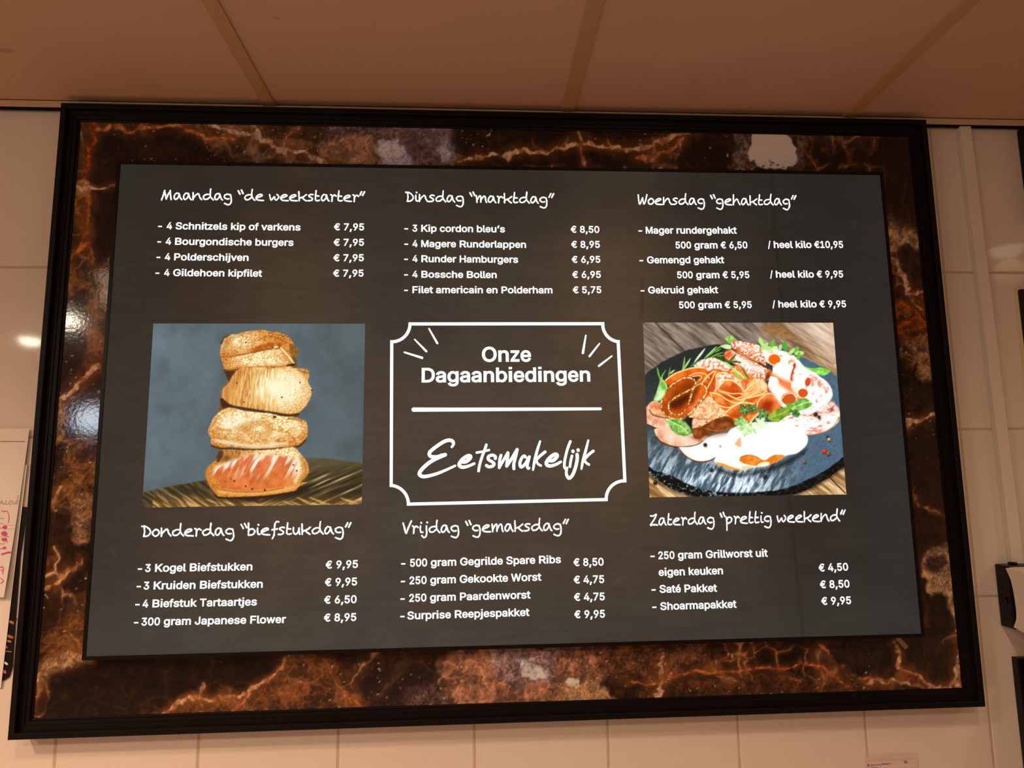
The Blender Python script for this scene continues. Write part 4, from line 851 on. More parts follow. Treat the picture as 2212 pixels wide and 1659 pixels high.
# chalk-like headings; strokes on a grid where the small letters are 135 high
H = {
 'M': (245, [[(12, -8), (45, 90), (75, 190)], [(75, 185), (88, 100), (105, 12)], [(105, 12), (140, 100), (188, 185)], [(186, 190), (192, 95), (205, 2)]]),
 'D': (190, [[(8, 188), (70, 188), (140, 140), (168, 82), (140, 30), (90, 6), (40, 2)], [(48, 182), (58, 90), (45, 2)]]),
 'W': (225, [[(12, 200), (24, 95), (48, 2), (85, 75), (112, 140)], [(112, 135), (125, 65), (148, 8), (180, 85), (208, 208)]]),
 'V': (175, [[(12, 190), (40, 95), (72, 0), (110, 95), (172, 225)]]),
 'Z': (190, [[(18, 182), (75, 178), (150, 205), (95, 105), (18, 6), (90, 14), (175, 6)]]),
 'a': (192, [[(112, 128), (68, 134), (28, 88), (24, 30), (58, 8), (104, 50), (124, 118)], [(120, 128), (134, 80), (150, 32), (176, 2)]]),
 'n': (208, [[(22, 148), (20, 72), (20, 2)], [(20, 22), (58, 78), (106, 124), (136, 118), (154, 58), (194, 4)]]),
 'd': (232, [[(156, 112), (92, 116), (32, 84), (22, 46), (46, 14), (104, 20), (152, 62)], [(170, 228), (160, 122), (174, 56), (222, 2)]]),
 'g': (196, [[(142, 112), (82, 124), (26, 92), (30, 50), (74, 26), (118, 32)], [(146, 112), (162, 40), (158, -42), (126, -90), (84, -92), (26, -68)]]),
 'e': (182, [[(30, 56), (92, 76), (140, 104), (120, 124), (80, 120), (32, 88), (15, 44), (46, 12), (100, 2), (166, 0)]]),
 'w': (226, [[(15, 122), (28, 54), (50, 10), (90, 58), (114, 80), (124, 28), (158, 16), (196, 62), (196, 98), (166, 128)]]),
 'k': (190, [[(20, 192), (22, 100), (25, 2)], [(172, 130), (108, 84), (38, 56)], [(84, 70), (118, 34), (166, 2)]]),
 's': (138, [[(118, 128), (72, 136), (30, 108), (60, 80), (102, 54), (96, 22), (56, 6), (8, 6)]]),
 't': (128, [[(42, 214), (30, 102), (26, 32), (56, 6), (108, 16)], [(44, 112), (70, 104), (96, 104)]]),
 'r': (142, [[(16, 134), (42, 116), (46, 60), (40, -4)], [(44, 78), (88, 128), (128, 104)]]),
 'i': (86, [[(30, 128), (30, 52), (44, 14), (76, 14)], [(44, 190), (48, 186)]]),
 'm': (248, [[(16, 140), (26, 70), (30, 2)], [(28, 40), (82, 130), (110, 122), (112, 8)], [(112, 40), (172, 132), (206, 112), (212, 52), (228, 2)]]),
 'o': (156, [[(76, 124), (30, 96), (14, 50), (44, 10), (92, 10), (132, 54), (126, 98), (86, 126), (60, 120)]]),
 'h': (182, [[(20, 212), (22, 104), (22, 2)], [(22, 34), (76, 112), (112, 112), (132, 60), (168, 4)]]),
 'b': (158, [[(20, 222), (22, 104), (20, 6)], [(22, 80), (82, 118), (138, 76), (112, 20), (52, -2), (18, 2)]]),
 'f': (136, [[(150, 236), (112, 240), (82, 198), (72, 102), (66, 0), (34, -68)], [(28, 92), (80, 102), (128, 108)]]),
 'u': (158, [[(20, 126), (20, 52), (50, 8), (96, 28), (126, 118)], [(126, 116), (126, 52), (138, 4)]]),
 'j': (96, [[(60, 128), (66, 0), (50, -62), (12, -84), (-26, -48)], [(74, 196), (78, 192)]]),
 'p': (176, [[(18, 122), (30, 0), (34, -122)], [(26, 62), (72, 124), (134, 98), (128, 44), (80, 12), (36, 14)]]),
 '“': (130, [[(16, 196), (52, 128)], [(80, 212), (116, 140)]]),
 '”': (118, [[(14, 132), (50, 200)], [(70, 126), (108, 200)]]),
}
def heading(s, xl, yl, xr, yr, unit_px):
    strokes = []; x = 0; lo = 1e9; hi = -1e9
    for ch in s:
        if ch == ' ':
            x += 92; continue
        adv, st = H[ch]
        for p in st:
            p = [(x + a, b) for a, b in p]
            strokes.append((ch, p)); lo = min(lo, min(a for a, b in p) - 18); hi = max(hi, max(a for a, b in p) + 18)
        x += adv
    dx, dy = xr - xl, yr - yl
    k = dx / (hi - lo)
    def f(X, Y):
        t = (X - lo) * k
        return xl + t, yl + dy * t / dx - Y * unit_px
    ch_ = []
    for c, p in strokes:
        w = 30.5 if c not in '“”' else 34
        if len(p) == 2 and c in 'ij': w = 36
        ch_.append(px_ribbon([(a * 1.0, b) for a, b in p], w, jitter=0.24, seg=5, f=f))
    flat_mesh('heading', ch_, M['text'], screen)
heading('Maandag “de weekstarter”', 347.2, 431.0, 789.3, 435.2, 0.104)
heading('Dinsdag “marktdag”', 874.3, 435.0, 1197.7, 439.6, 0.104)
heading('Woensdag “gehaktdag”', 1376.7, 441.5, 1720.7, 443.2, 0.102)
heading('Donderdag “biefstukdag”', 304.4, 1159.0, 759.7, 1153.0, 0.117)
heading('Vrijdag “gemaksdag”', 868.8, 1152.2, 1229.7, 1145.6, 0.117)
heading('Zaterdag “prettig weekend”', 1403.2, 1135.2, 1827.0, 1125.0, 0.114)

# the badge in the middle: outline with scooped corners, rule, rays, brush-written name
def bz(x, y): return 820 + x / 3.949, 680 + y / 3.949
def badge():
    c = []
    def arc(cx, cy, r0, r1, a0, a1):
        return [(cx + (r0 + (r1 - r0) * t) * math.cos(math.radians(a0 + (a1 - a0) * t)), cy + (r0 + (r1 - r0) * t) * math.sin(math.radians(a0 + (a1 - a0) * t))) for t in np.linspace(0, 1, 14)]
    t = 13.5
    TL, TR, BR, BL = (105.5, 82), (2042, 80), (2079, 1572), (91.5, 1611)
    tl = arc(TL[0] - 2, TL[1] - 4, 152, 156, 90, 0)
    tr = arc(TR[0] + 4, TR[1] - 4, 142, 154, 180, 94)
    br = arc(BR[0] + 2, BR[1] + 4, 160, 148, 274, 180)
    bl = arc(BL[0] - 4, BL[1] + 4, 158, 160, 0, -86)
    # every corner arc closes with a square outer tip, so the outline is four edges and four arcs
    parts = [[tl[-1], tr[0]], tr, [tr[-1], br[0]], br, [br[-1], bl[0]], bl, [bl[-1], tl[0]], tl]
    for i, p in enumerate(parts):
        p = np.array(p, float)
        if len(p) == 2:
            u = (p[1] - p[0]) / np.linalg.norm(p[1] - p[0]); p = np.array([p[0] - u * t, p[1] + u * t])
        c.append(px_ribbon(p, 2 * t, f=bz, smooth=False, caps=False))
    flat_mesh('badge_outline', c, M['text'], screen)
    flat_mesh('badge_rule', [px_ribbon([(290, 809), (700, 808), (1300, 805), (1884, 802)], 37, 24, f=bz)], M['text'], screen)
    for a, b, w0, w1 in (((421, 118), (492, 242), 13, 19), ((300, 211), (398, 311), 13, 19), ((212, 320), (362, 367), 15, 21),
                         ((1759, 176), (1734, 325), 13, 22), ((1875, 246), (1791, 353), 13, 19), ((1981, 352), (1871, 436), 13, 19)):
        flat_mesh('ray_stroke', [px_ribbon([a, b], w0, w1, f=bz, smooth=False)], M['text'], screen)
badge()
def ez(x, y): return 890 + x / 11.06, 930 + y / 11.06
def brush():
    o = 2212
    T = lambda a, b: (lambda u: a + (b - a) * np.clip(u * 5, 0, 1) * np.clip((1 - u) * 5 + 0.35, 0, 1))
    st = [
     ([(950, 392), (988, 330), (975, 262), (890, 230), (770, 262), (610, 362), (465, 475), (412, 548), (440, 612), (530, 632), (640, 620), (720, 588), (792, 578)], T(58, 86)),
     ([(792, 578), (690, 622), (560, 680), (420, 762), (280, 880), (190, 990), (186, 1060), (280, 1100), (450, 1072), (650, 1010), (850, 925), (1030, 842)], lambda u: 90 - 34 * np.clip((u - 0.6) / 0.4, 0, 1)),
     ([(1212, 752), (1300, 738), (1388, 660), (1392, 612), (1330, 608), (1215, 680), (1135, 785), (1138, 845), (1215, 876), (1340, 852), (1486, 790)], lambda u: 88 - 26 * np.clip((u - 0.75) / 0.25, 0, 1)),
     ([(1776, 342), (1740, 450), (1680, 610), (1620, 800), (1590, 966)], 66), ([(1545, 528), (1690, 502), (1838, 466)], 58),
     ([(1992, 668), (1985, 615), (1915, 588), (1830, 620), (1826, 690), (1920, 752), (1962, 800), (1920, 852), (1830, 866), (1778, 834)], 74),
     ([(2126, 592), (2095, 710), (2085, 888)], 70), ([(2085, 882), (2190, 700), (2290, 530)], 66), ([(2290, 532), (2280, 690), (2262, 850)], 74),
     ([(2262, 850), (2370, 690), (2512, 452)], 74), ([(2512, 456), (2470, 640), (2432, 800), (2434, 912)], 74),
     ([(o + 502, 636), (o + 466, 606), (o + 415, 650), (o + 368, 760), (o + 374, 850), (o + 414, 870), (o + 490, 800), (o + 552, 700), (o + 592, 628)], 72),
     ([(o + 592, 628), (o + 556, 770), (o + 540, 860), (o + 565, 906), (o + 582, 896)], 66),
     ([(o + 850, 256), (o + 778, 480), (o + 716, 730), (o + 680, 942)], lambda u: 48 + 22 * np.sin(np.pi * np.clip(u, 0, 1))), ([(o + 968, 510), (o + 860, 596), (o + 752, 700)], 70), ([(o + 752, 690), (o + 790, 790), (o + 866, 838)], 58),
     ([(o + 1085, 722), (o + 1165, 712), (o + 1248, 630), (o + 1250, 580), (o + 1190, 572), (o + 1085, 645), (o + 1004, 750), (o + 1012, 820), (o + 1090, 846), (o + 1215, 816), (o + 1342, 748)], lambda u: 86 - 24 * np.clip((u - 0.75) / 0.25, 0, 1)),
     ([(o + 1570, 262), (o + 1500, 450), (o + 1440, 700), (o + 1428, 850), (o + 1452, 912)], 66), ([(o + 1610, 606), (o + 1580, 730), (o + 1560, 862)], 64),
     ([(o + 1732, 572), (o + 1735, 680), (o + 1700, 860), (o + 1630, 1050), (o + 1542, 1140), (o + 1482, 1060), (o + 1478, 960), (o + 1496, 886)], lambda u: 80 - 26 * np.clip((u - 0.6) / 0.4, 0, 1)),
     ([(o + 1632, 492), (o + 1634, 502)], 80), ([(o + 1756, 463), (o + 1758, 473)], 80),
     ([(o + 2000, 234), (o + 1938, 480), (o + 1868, 740), (o + 1836, 918)], lambda u: 46 + 24 * np.sin(np.pi * np.clip(u, 0, 1))), ([(o + 2118, 490), (o + 2010, 575), (o + 1902, 690)], 70), ([(o + 1905, 680), (o + 1940, 762), (o + 2016, 815)], 60)]
    flat_mesh('brush_writing', [px_ribbon(p, w, f=ez) for p, w in st], M['text'], screen)
brush()

# small metal spring clip below the display
bm = bmesh.new()
p0 = at(1936, 1376, -0.043); p1 = at(1957, 1399, -0.043)
d = Vector((p1[0] - p0[0], 0, p1[2] - p0[2])).normalized(); n = Vector((-d.z, 0, d.x)) * 0.0042
q = [Vector(p0) + n, Vector(p0) - n, Vector(p1) - n, Vector(p1) + n]
prism(bm, [(a.x, a.z) for a in q], -0.0455, -0.0435)
tag(bm_obj('metal_clip', bm, (M['metal'],), disp_root), 'small dull metal clip poking out below the screen')
# ------------------------------------------------------------------ the two food pictures shown on the display
def A_(l, ox=280, oy=660, s=3.6074): return [(ox + x / s, oy + y / s) for x, y in l]
def B_(l): return A_(l, 430, 690, 8.193)
def C_(l): return A_(l, 430, 880, 7.541)
def steak(p):
    n = fbm(p, 90, 4, 4); m = fbm(p, 28, 9, 4)
    t = (p[:, 0] - 307) / 480; u = (p[:, 1] - 698) / 400
    base = mixc((96, 113, 122), (80, 93, 95), t * 0.9)
    base = mixc(base, (80, 95, 101), u * 0.6)
    base = base * (0.80 + 0.32 * n + 0.10 * m)[:, None]
    base = mixc(base, (74, 82, 80), np.clip((fbm(p, 44, 44, 3) - 0.55) * 1.6, 0, 0.4))
    P = Painter(p, (0, 0, 0)); P.c = base
    def table(q):
        th = np.where(q[:, 0] < 560, 0.62, -0.42)
        sc = np.where(q[:, 0] < 560, 0.16, 0.07)
        s1 = fbm(np.stack([(q[:, 0] * np.cos(th) + q[:, 1] * np.sin(th)) * sc, -q[:, 0] * np.sin(th) + q[:, 1] * np.cos(th)], 1), 5.0, 3, 3, 0.6)
        c = mixc((44, 37, 19), (118, 99, 60), (s1 - 0.36) * 2.0)
        c = mixc(c, (214, 196, 150), np.clip((s1 - 0.62) * 4, 0, 1) * np.clip((q[:, 0] - 640) / 60, 0, 1) * np.clip((q[:, 1] - 1010) / 30, 0, 1))
        low = np.clip((q[:, 1] - 1062) / 28, 0, 1)
        c = mixc(c, mixc((110, 76, 32), (236, 178, 104), (s1 - 0.38) * 3), low * (q[:, 0] > 330) * 0.8)
        c = mixc(c, (88, 78, 52), np.clip((1030 - q[:, 1]) / 40, 0, 0.8))
        return c
    P.fill([(290, 1066), (310, 1063), (370, 1050), (446, 1037), (560, 1010), (650, 993), (668, 990), (700, 990), (750, 996), (800, 1002), (800, 1110), (290, 1110)], table, 2.0, 1.0, False)
    for k in range(18):
        g = np.random.default_rng(40 + k); x = g.uniform(400, 770); y = g.uniform(1074, 1090)
        P.stroke([(x, y), (x + 12, y + 5), (x + 24, y + 9)], 3.4, (246, 196, 122), 1.6, 0.7, taper=True)
    P.stroke([(468, 1070), (540, 1076), (620, 1068), (660, 1056)], 14, (34, 22, 8), 7, 0.9)
    HI, MID, LOW, DK = (255, 250, 214), (244, 184, 96), (184, 104, 34), (66, 36, 12)
    def crust(cx, cy, r, s=7.5, seed=1, lift=0.0):
        """cells of a seared crust, brightest where the picture is blown out around cx, cy"""
        def col(q):
            w = (q * np.array([0.85, 1.15])) + 5.0 * np.stack([fbm(q, 12, 61, 2) - 0.5, fbm(q, 12, 62, 2) - 0.5], 1) * 2
            f1, f2 = worley(w, s, seed)
            e = np.clip((f2 - f1) * 3.6 - 0.05 + 1.2 * (fbm(q, 10, seed + 3, 2) - 0.45), 0, 1)
            v = np.clip(1.12 - np.hypot((q[:, 0] - cx) / r[0], (q[:, 1] - cy) / r[1]) * 0.75 + lift + 0.5 * (fbm(q, 14, seed + 5, 3) - 0.5), 0, 1)
            c = mixc(mixc((150, 78, 22), (226, 150, 62), v * 1.3), mixc((226, 148, 62), (255, 246, 196), v * v * 1.7), e)
            return c
        return col
    # top steak
    P.fill(A_([(742, 480), (900, 470), (860, 500), (800, 560), (778, 597), (752, 545)]), (72, 40, 16), 1.0)
    P.stroke(A_([(752, 505), (830, 505)]), 3, (150, 92, 34), 1.5, 0.8)
    top = A_([(712, 420), (706, 365), (716, 305), (735, 255), (790, 226), (840, 222), (900, 204), (980, 195), (1045, 190), (1100, 205), (1150, 206), (1215, 228), (1262, 272), (1285, 310), (1320, 350), (1298, 392), (1268, 402), (1280, 445), (1296, 480), (1220, 482), (1100, 486), (900, 486), (830, 497), (742, 497), (730, 455)])
    P.fill(top, crust(485 + 30, 735, (75, 40), 7.0, 3, -0.22), 1.2, 1, True, 1.2, 4)
    P.fill(A_([(1255, 300), (1290, 320), (1322, 352), (1300, 394), (1266, 402), (1250, 360)]), lambda q: mixc((96, 66, 26), (160, 112, 52), fbm(q, 5, 3, 2)), 2.5, 0.9)
    P.fill(A_([(1268, 402), (1300, 420), (1304, 482), (1270, 482)]), (116, 74, 28), 2.0, 0.9)
    P.fill(A_([(745, 262), (800, 232), (900, 205), (960, 205), (850, 240), (770, 300), (745, 380), (720, 400)]), (160, 98, 36), 5, 0.45)
    P.fill(A_([(776, 392), (760, 440), (750, 490), (880, 478), (1050, 470), (1200, 465), (1275, 446), (1250, 400), (1200, 345), (1120, 345), (990, 362), (870, 388)]), crust(560, 770, (80, 36), 6.0, 8, -0.06), 1.3)
    P.fill(A_([(940, 362), (985, 325), (1050, 300), (1130, 288), (1205, 290), (1180, 312), (1100, 326), (1040, 346), (980, 362)]), lambda q: mixc((150, 66, 14), (226, 130, 46), fbm(q, 7, 12, 3) * 1.4 - 0.2), 1.8)
    P.stroke(A_([(775, 398), (870, 384), (960, 366), (1040, 348), (1110, 330), (1170, 322)]), 1.8, (120, 60, 16), 1.0, 0.85)
    P.stroke(A_([(1180, 330), (1230, 385), (1280, 450)]), 3.2, (255, 236, 176), 1.0, 0.95)
    P.stroke(A_([(1130, 324), (1152, 322)]), 3.2, (255, 250, 220), 1.0)
    P.fill(A_([(1215, 470), (1240, 458), (1285, 452), (1280, 470)]), (60, 32, 10), 1.2)
    P.stroke(A_([(716, 292), (738, 252), (775, 230)]), 3.4, (62, 40, 22), 1.8, 0.9, rough=1.2)
    # second steak
    P.fill(A_([(700, 720), (716, 705), (735, 740), (790, 790), (720, 820), (695, 835), (702, 770)]), (132, 76, 26), 1.5)
    two = A_([(838, 502), (880, 484), (930, 478), (1010, 480), (1120, 488), (1225, 476), (1290, 490), (1330, 492), (1385, 500), (1396, 540), (1388, 572), (1390, 600), (1420, 650), (1412, 710), (1395, 750), (1366, 792), (1300, 846), (1245, 856), (1120, 836), (960, 812), (830, 784), (760, 762), (718, 738), (722, 690), (728, 650), (770, 605), (795, 560)])
    def fibre(q):
        f = fbm(np.stack([q[:, 0] + 0.08 * q[:, 1], q[:, 1] * 0.16], 1), 3.4, 21, 3) + 0.25 * (fbm(q, 16, 77, 3) - 0.4)
        f1, f2 = worley(q * np.array([0.62, 1.25]) + 3 * vnoise(q, 9, 3)[:, None], 6.5, 40)
        h = np.clip((f2 - f1) * 2.6 + 0.25 + 0.6 * (fbm(q, 9, 5, 2) - 0.5), 0, 1)
        v = np.clip(1.22 - np.hypot((q[:, 0] - 600) / 72, (q[:, 1] - 838) / 52), 0, 1)
        st = np.clip((f - 0.33) * 3.0, 0, 1)
        r = np.clip((q[:, 0] - 580) / 40, 0, 1)
        k = np.clip(st * (1 - r) + h * r, 0, 1)
        k = np.maximum(k, np.clip((v - 0.62) * 2.4, 0, 1))
        return mixc(mixc((196, 118, 46), (244, 188, 100), v * 1.6), mixc((240, 184, 100), (255, 252, 216), v * 1.5), k)
    P.fill(two, fibre, 1.2, 1, True, 1.0, 4)
    P.fill(A_([(1300, 492), (1385, 502), (1396, 545), (1386, 580), (1345, 540)]), crust(640, 820, (40, 30), 5, 17, -0.3), 2.0, 0.9)
    P.stroke(A_([(1316, 500), (1356, 520), (1392, 525)]), 2.2, (120, 60, 20), 1.2, 0.7)
    for l in ([(928, 540), (935, 620), (920, 700)], [(1000, 500), (1008, 560), (996, 620)], [(905, 590), (880, 700), (880, 770)], [(1075, 490), (1070, 560)], [(840, 560), (800, 640)], [(1040, 770), (1040, 820)]):
        P.stroke(A_(l), 1.5, (170, 100, 36), 0.9, 0.7)
    P.fill(A_([(728, 650), (770, 605), (820, 540), (860, 520), (820, 640), (800, 740), (740, 740), (720, 700)]), (208, 136, 66), 8, 0.55)
    P.stroke(A_([(718, 735), (790, 786), (900, 806), (1040, 828), (1160, 846), (1250, 858), (1310, 848)]), 6.5, (74, 40, 14), 1.6, 0.95)
    P.fill(A_([(712, 720), (770, 770), (800, 790), (770, 800), (720, 790)]), (60, 34, 12), 2)
    # third steak
    three = A_([(688, 838), (720, 815), (772, 795), (830, 803), (900, 822), (1000, 832), (1100, 842), (1180, 862), (1270, 868), (1330, 885), (1376, 905), (1386, 950), (1386, 1005), (1372, 1030), (1356, 1072), (1306, 1094), (1230, 1104), (1120, 1114), (1000, 1118), (880, 1112), (790, 1102), (730, 1108), (660, 1112), (636, 1080), (632, 1030), (610, 985), (626, 940), (650, 880)])
    P.fill(three, crust(560, 912, (105, 44), 8.0, 31, 0.12), 1.3, 1, True, 1.2, 4)
    P.fill(A_([(700, 900), (760, 850), (900, 855), (1000, 900), (900, 960), (800, 980), (720, 960)]), (255, 252, 224), 10, 0.55)
    P.fill(A_([(860, 940), (980, 900), (1100, 915), (1110, 990), (1040, 1030), (940, 1010), (870, 990)]), crust(560, 928, (34, 22), 5.5, 71, -0.28), 8, 0.85)
    P.fill(A_([(660, 1040), (800, 1060), (960, 1085), (1150, 1070), (1230, 1075), (1100, 1100), (900, 1100), (700, 1070)]), (255, 250, 216), 4, 0.8)
    for l in ([(676, 958), (730, 968), (790, 975)], [(650, 1025), (700, 1030)], [(690, 860), (660, 910), (630, 960)]):
        P.stroke(A_(l), 4, (206, 120, 52), 2.5, 0.75)
    P.dot(280 + 1130 / 3.607, 660 + 868 / 3.607, 4.2, (110, 46, 16), 3)
    P.stroke(A_([(1240, 880), (1290, 885), (1340, 900)]), 4, (176, 96, 30), 2, 0.9)
    P.stroke(A_([(640, 1092), (700, 1112), (800, 1118), (950, 1128), (1100, 1122), (1230, 1110), (1320, 1094), (1370, 1050)]), 4.5, (76, 40, 14), 1.4, 0.95)
    # bottom steak
    four = A_([(690, 1135), (760, 1122), (900, 1128), (1100, 1122), (1230, 1106), (1285, 1104), (1320, 1140), (1350, 1178), (1382, 1222), (1396, 1270), (1388, 1310), (1362, 1345), (1330, 1378), (1386, 1376), (1340, 1400), (1308, 1424), (1290, 1446), (1220, 1462), (1080, 1480), (900, 1492), (780, 1496), (700, 1492), (660, 1450), (620, 1396), (598, 1330), (600, 1286), (622, 1250), (662, 1212), (690, 1180)])
    P.fill(four, crust(600, 990, (110, 60), 6.5, 51, -0.12), 1.3, 1, True, 1.0, 4)
    P.fill(A_([(700, 1135), (780, 1124), (860, 1140), (830, 1200), (760, 1230), (690, 1200)]), lambda q: mixc((92, 52, 18), (210, 138, 62), fbm(q * np.array([1.4, 0.6]), 6, 8, 3) * 1.5 - 0.2), 3, 0.9)
    P.fill(A_([(690, 1140), (715, 1130), (730, 1160), (700, 1215), (678, 1205)]), (72, 44, 24), 2, 0.9)
    def raw(q):
        a = np.stack([q[:, 0] * 1.0 + q[:, 1] * 0.55, (q[:, 1] - 0.2 * q[:, 0]) * 0.16], 1)
        s1 = fbm(a, 7.5, 33, 3)
        top_ = np.clip((1040 - q[:, 1]) / 50, 0, 1)
        left = np.clip((480 - q[:, 0]) / 30, 0, 1)
        k = np.clip((s1 - 0.50 + 0.16 * top_ + 0.1 * left) * 5.0, 0, 1) * np.clip(top_ * 1.6 + left * 0.6 + 0.05, 0, 1)
        c = mixc((200, 90, 32), (238, 138, 68), fbm(q, 16, 6, 4) * 1.6 - 0.3)
        c = mixc(c, (226, 120, 96), np.clip(top_ - 0.3, 0, 1) * 0.8)
        return mixc(c, (255, 238, 214), k)
    P.fill(A_([(664, 1262), (720, 1235), (800, 1205), (860, 1190), (940, 1168), (1080, 1168), (1200, 1175), (1290, 1195), (1318, 1245), (1324, 1310), (1296, 1372), (1230, 1410), (1120, 1432), (960, 1446), (800, 1448), (720, 1430), (690, 1380), (650, 1330)]), raw, 4)
    P.stroke(A_([(1300, 1170), (1316, 1240), (1318, 1310), (1290, 1370)]), 7, (255, 240, 190), 3.5, 0.8)
    P.stroke(A_([(1340, 1190), (1370, 1250), (1372, 1310), (1345, 1350)]), 8, (190, 116, 40), 4, 0.8)
    P.stroke(A_([(622, 1262), (606, 1310), (625, 1380), (670, 1450)]), 8, (216, 128, 46), 4, 0.8)
    P.stroke(A_([(700, 1445), (900, 1465), (1100, 1450), (1280, 1415)]), 9, (248, 186, 100), 4, 0.8, rough=2)
    P.stroke(A_([(690, 1432), (850, 1452), (1050, 1448), (1200, 1420)]), 2.4, (170, 74, 22), 1.5, 0.7)
    P.stroke(A_([(692, 1496), (800, 1500), (960, 1494), (1120, 1480), (1300, 1448)]), 3.6, (44, 24, 8), 1.5, 0.95)
    for x, y, r in ((815, 1368, 2.0), (905, 1409, 1.9), (955, 1430, 2.2), (1054, 1438, 2.3), (1275, 1242, 1.8), (1303, 1288, 1.8), (835, 605, 1.6), (890, 752, 1.5), (1328, 600, 1.5), (1186, 716, 1.8), (745, 1370, 1.2), (1418, 660, 1.7), (905, 288, 1.8), (790, 1350, 1.3)):
        P.dot(280 + x / 3.6074, 660 + y / 3.6074, r, (70, 28, 10), r * 1.1, 0, 0.8, 0.9)
    return P.c

def P_(l): return [(1370 + x / 3.95, 670 + y / 3.95) for x, y in l]
def platter(p):
    al = np.stack([p[:, 0] * 0.60 - p[:, 1] * 0.80, (p[:, 0] * 0.80 + p[:, 1] * 0.60) * 0.14], 1)
    g1 = fbm(al, 6, 3, 4); g2 = fbm(p, 40, 8, 3)
    base = mixc((104, 90, 80), (184, 168, 152), (g1 - 0.25) * 1.7) * (0.82 + 0.3 * g2)[:, None]
    t = np.clip((p[:, 0] - 1640) / 150, 0, 1)
    base = mixc(base, mixc((130, 92, 58), (206, 168, 126), (g1 - 0.25) * 1.8), t * (p[:, 1] < 860))
    lit = np.clip((p[:, 0] - 1690 - (p[:, 1] - 700) * 0.9) / 60, 0, 1) * (p[:, 1] < 860)
    base = mixc(base, (226, 210, 194), lit * (0.4 + 0.6 * g1))
    base = mixc(base, mixc((134, 98, 58), (232, 198, 150), (g1 - 0.25) * 2), (p[:, 1] > 960) * 1.0)
    P = Painter(p, (0, 0, 0)); P.c = base
    P.fill(P_([(1085, 140), (1200, 110), (1330, 180), (1420, 260), (1300, 250), (1180, 220), (1100, 200)]), lambda q: mixc((110, 70, 34), (196, 146, 92), fbm(q * np.array([0.7, 1.5]), 9, 8, 3)), 9, 0.7)
    for l, w, a in (([(175, 100), (255, 180), (350, 275), (445, 365)], 2.6, 0.85), ([(725, 100), (800, 175), (905, 265)], 2.2, 0.8), ([(80, 210), (180, 300), (250, 380)], 2.4, 0.35), ([(600, 110), (720, 240)], 2, 0.3),
                    ([(1300, 250), (1500, 350), (1700, 460)], 3, 0.35)):
        P.stroke(P_(l), w, (44, 46, 46), 1.3, a)
    # slate plate: side first, then its upper face
    edge_lo = [(60, 1280), (100, 1360), (135, 1400), (230, 1470), (330, 1530), (440, 1570), (560, 1592), (720, 1594), (900, 1592), (1100, 1588), (1280, 1580), (1370, 1568), (1500, 1520), (1640, 1440), (1740, 1370), (1840, 1300), (1840, 1180), (60, 1180)]
    P.fill(P_([(x, y + 14) for x, y in edge_lo]), (40, 30, 18), 5, 0.75)
    def rim(q):
        f1, f2 = worley(q * np.array([0.8, 1.2]), 6, 12)
        k = np.clip((fbm(q, 5, 17, 3) - 0.52) * 5, 0, 1)
        return mixc((14, 22, 22), (136, 164, 172), k * np.clip((1700 - q[:, 0]) / 150, 0.25, 1)) * np.clip(0.55 + f1[:, None] * 0.6, 0, 1.1)
    P.fill(P_(edge_lo), rim, 1.4, 1, True, 1.5, 6)
    def slate(q):
        x = (q[:, 0] - 1370) * 3.95; y = (q[:, 1] - 670) * 3.95
        st = fbm(np.stack([q[:, 0] * 0.88 - q[:, 1] * -0.48, (q[:, 1] * 0.88 - q[:, 0] * 0.48) * 0.22], 1), 5.0, 29, 3)
        c = mixc((44, 52, 50), (64, 78, 82), np.clip((y - 500) / 500, 0, 1))
        c = mixc(c, (82, 106, 124), np.clip((x - 1050) / 400, 0, 1))
        low = np.clip((y - 1000) / 420, 0, 1) * np.clip((1500 - x) / 500, 0, 1)
        c = mixc(c, mixc((72, 92, 106), (206, 222, 234), (st - 0.36) * 3.4), low * 0.95)
        gl = np.clip(1 - np.hypot((x - 860) / 420, (y - 1480) / 110), 0, 1)
        c = mixc(c, (226, 236, 242), gl * np.clip((st - 0.3) * 3, 0, 1))
        c = c * (0.88 + 0.24 * fbm(q, 3.2, 5, 2)[:, None])
        return c
    face = [(60, 580), (92, 552), (150, 505), (205, 465), (270, 425), (335, 392), (395, 368), (450, 342), (520, 325), (600, 308), (680, 294), (760, 290), (1000, 285), (1200, 310), (1330, 350), (1420, 395), (1530, 445), (1640, 500), (1735, 565), (1840, 650), (1840, 1210), (1785, 1250), (1700, 1318), (1600, 1385), (1500, 1435), (1380, 1490), (1250, 1530), (1080, 1550), (880, 1556), (700, 1548), (560, 1520), (440, 1475), (330, 1420), (250, 1390), (180, 1370), (115, 1325), (60, 1260)]
    P.fill(P_(face), slate, 1.4, 1, True, 1.2, 7)
    SH = (22, 24, 24)
    def shade_(l, a=0.6, s=5): P.fill(P_(l), SH, s, a)
    shade_([(690, 1330), (800, 1370), (940, 1395), (1090, 1360), (1240, 1300), (1380, 1240), (1470, 1180), (1420, 1250), (1290, 1330), (1100, 1390), (900, 1420), (740, 1390)], 0.7, 5)
    OR, RD, PK, WH = (236, 134, 62), (190, 78, 28), (250, 206, 176), (255, 252, 244)
    def flesh(a, b, s=10, seed=3):
        return lambda q: mixc(a, b, (fbm(q, s, seed, 3) - 0.3) * 2.2)
    def salami(q):
        f1, f2 = worley(q, 7, 5)
        return mixc(mixc((222, 118, 76), (246, 178, 140), fbm(q, 9, 8, 2)), (255, 246, 234), np.clip((0.62 - f1) * 3.5, 0, 1))
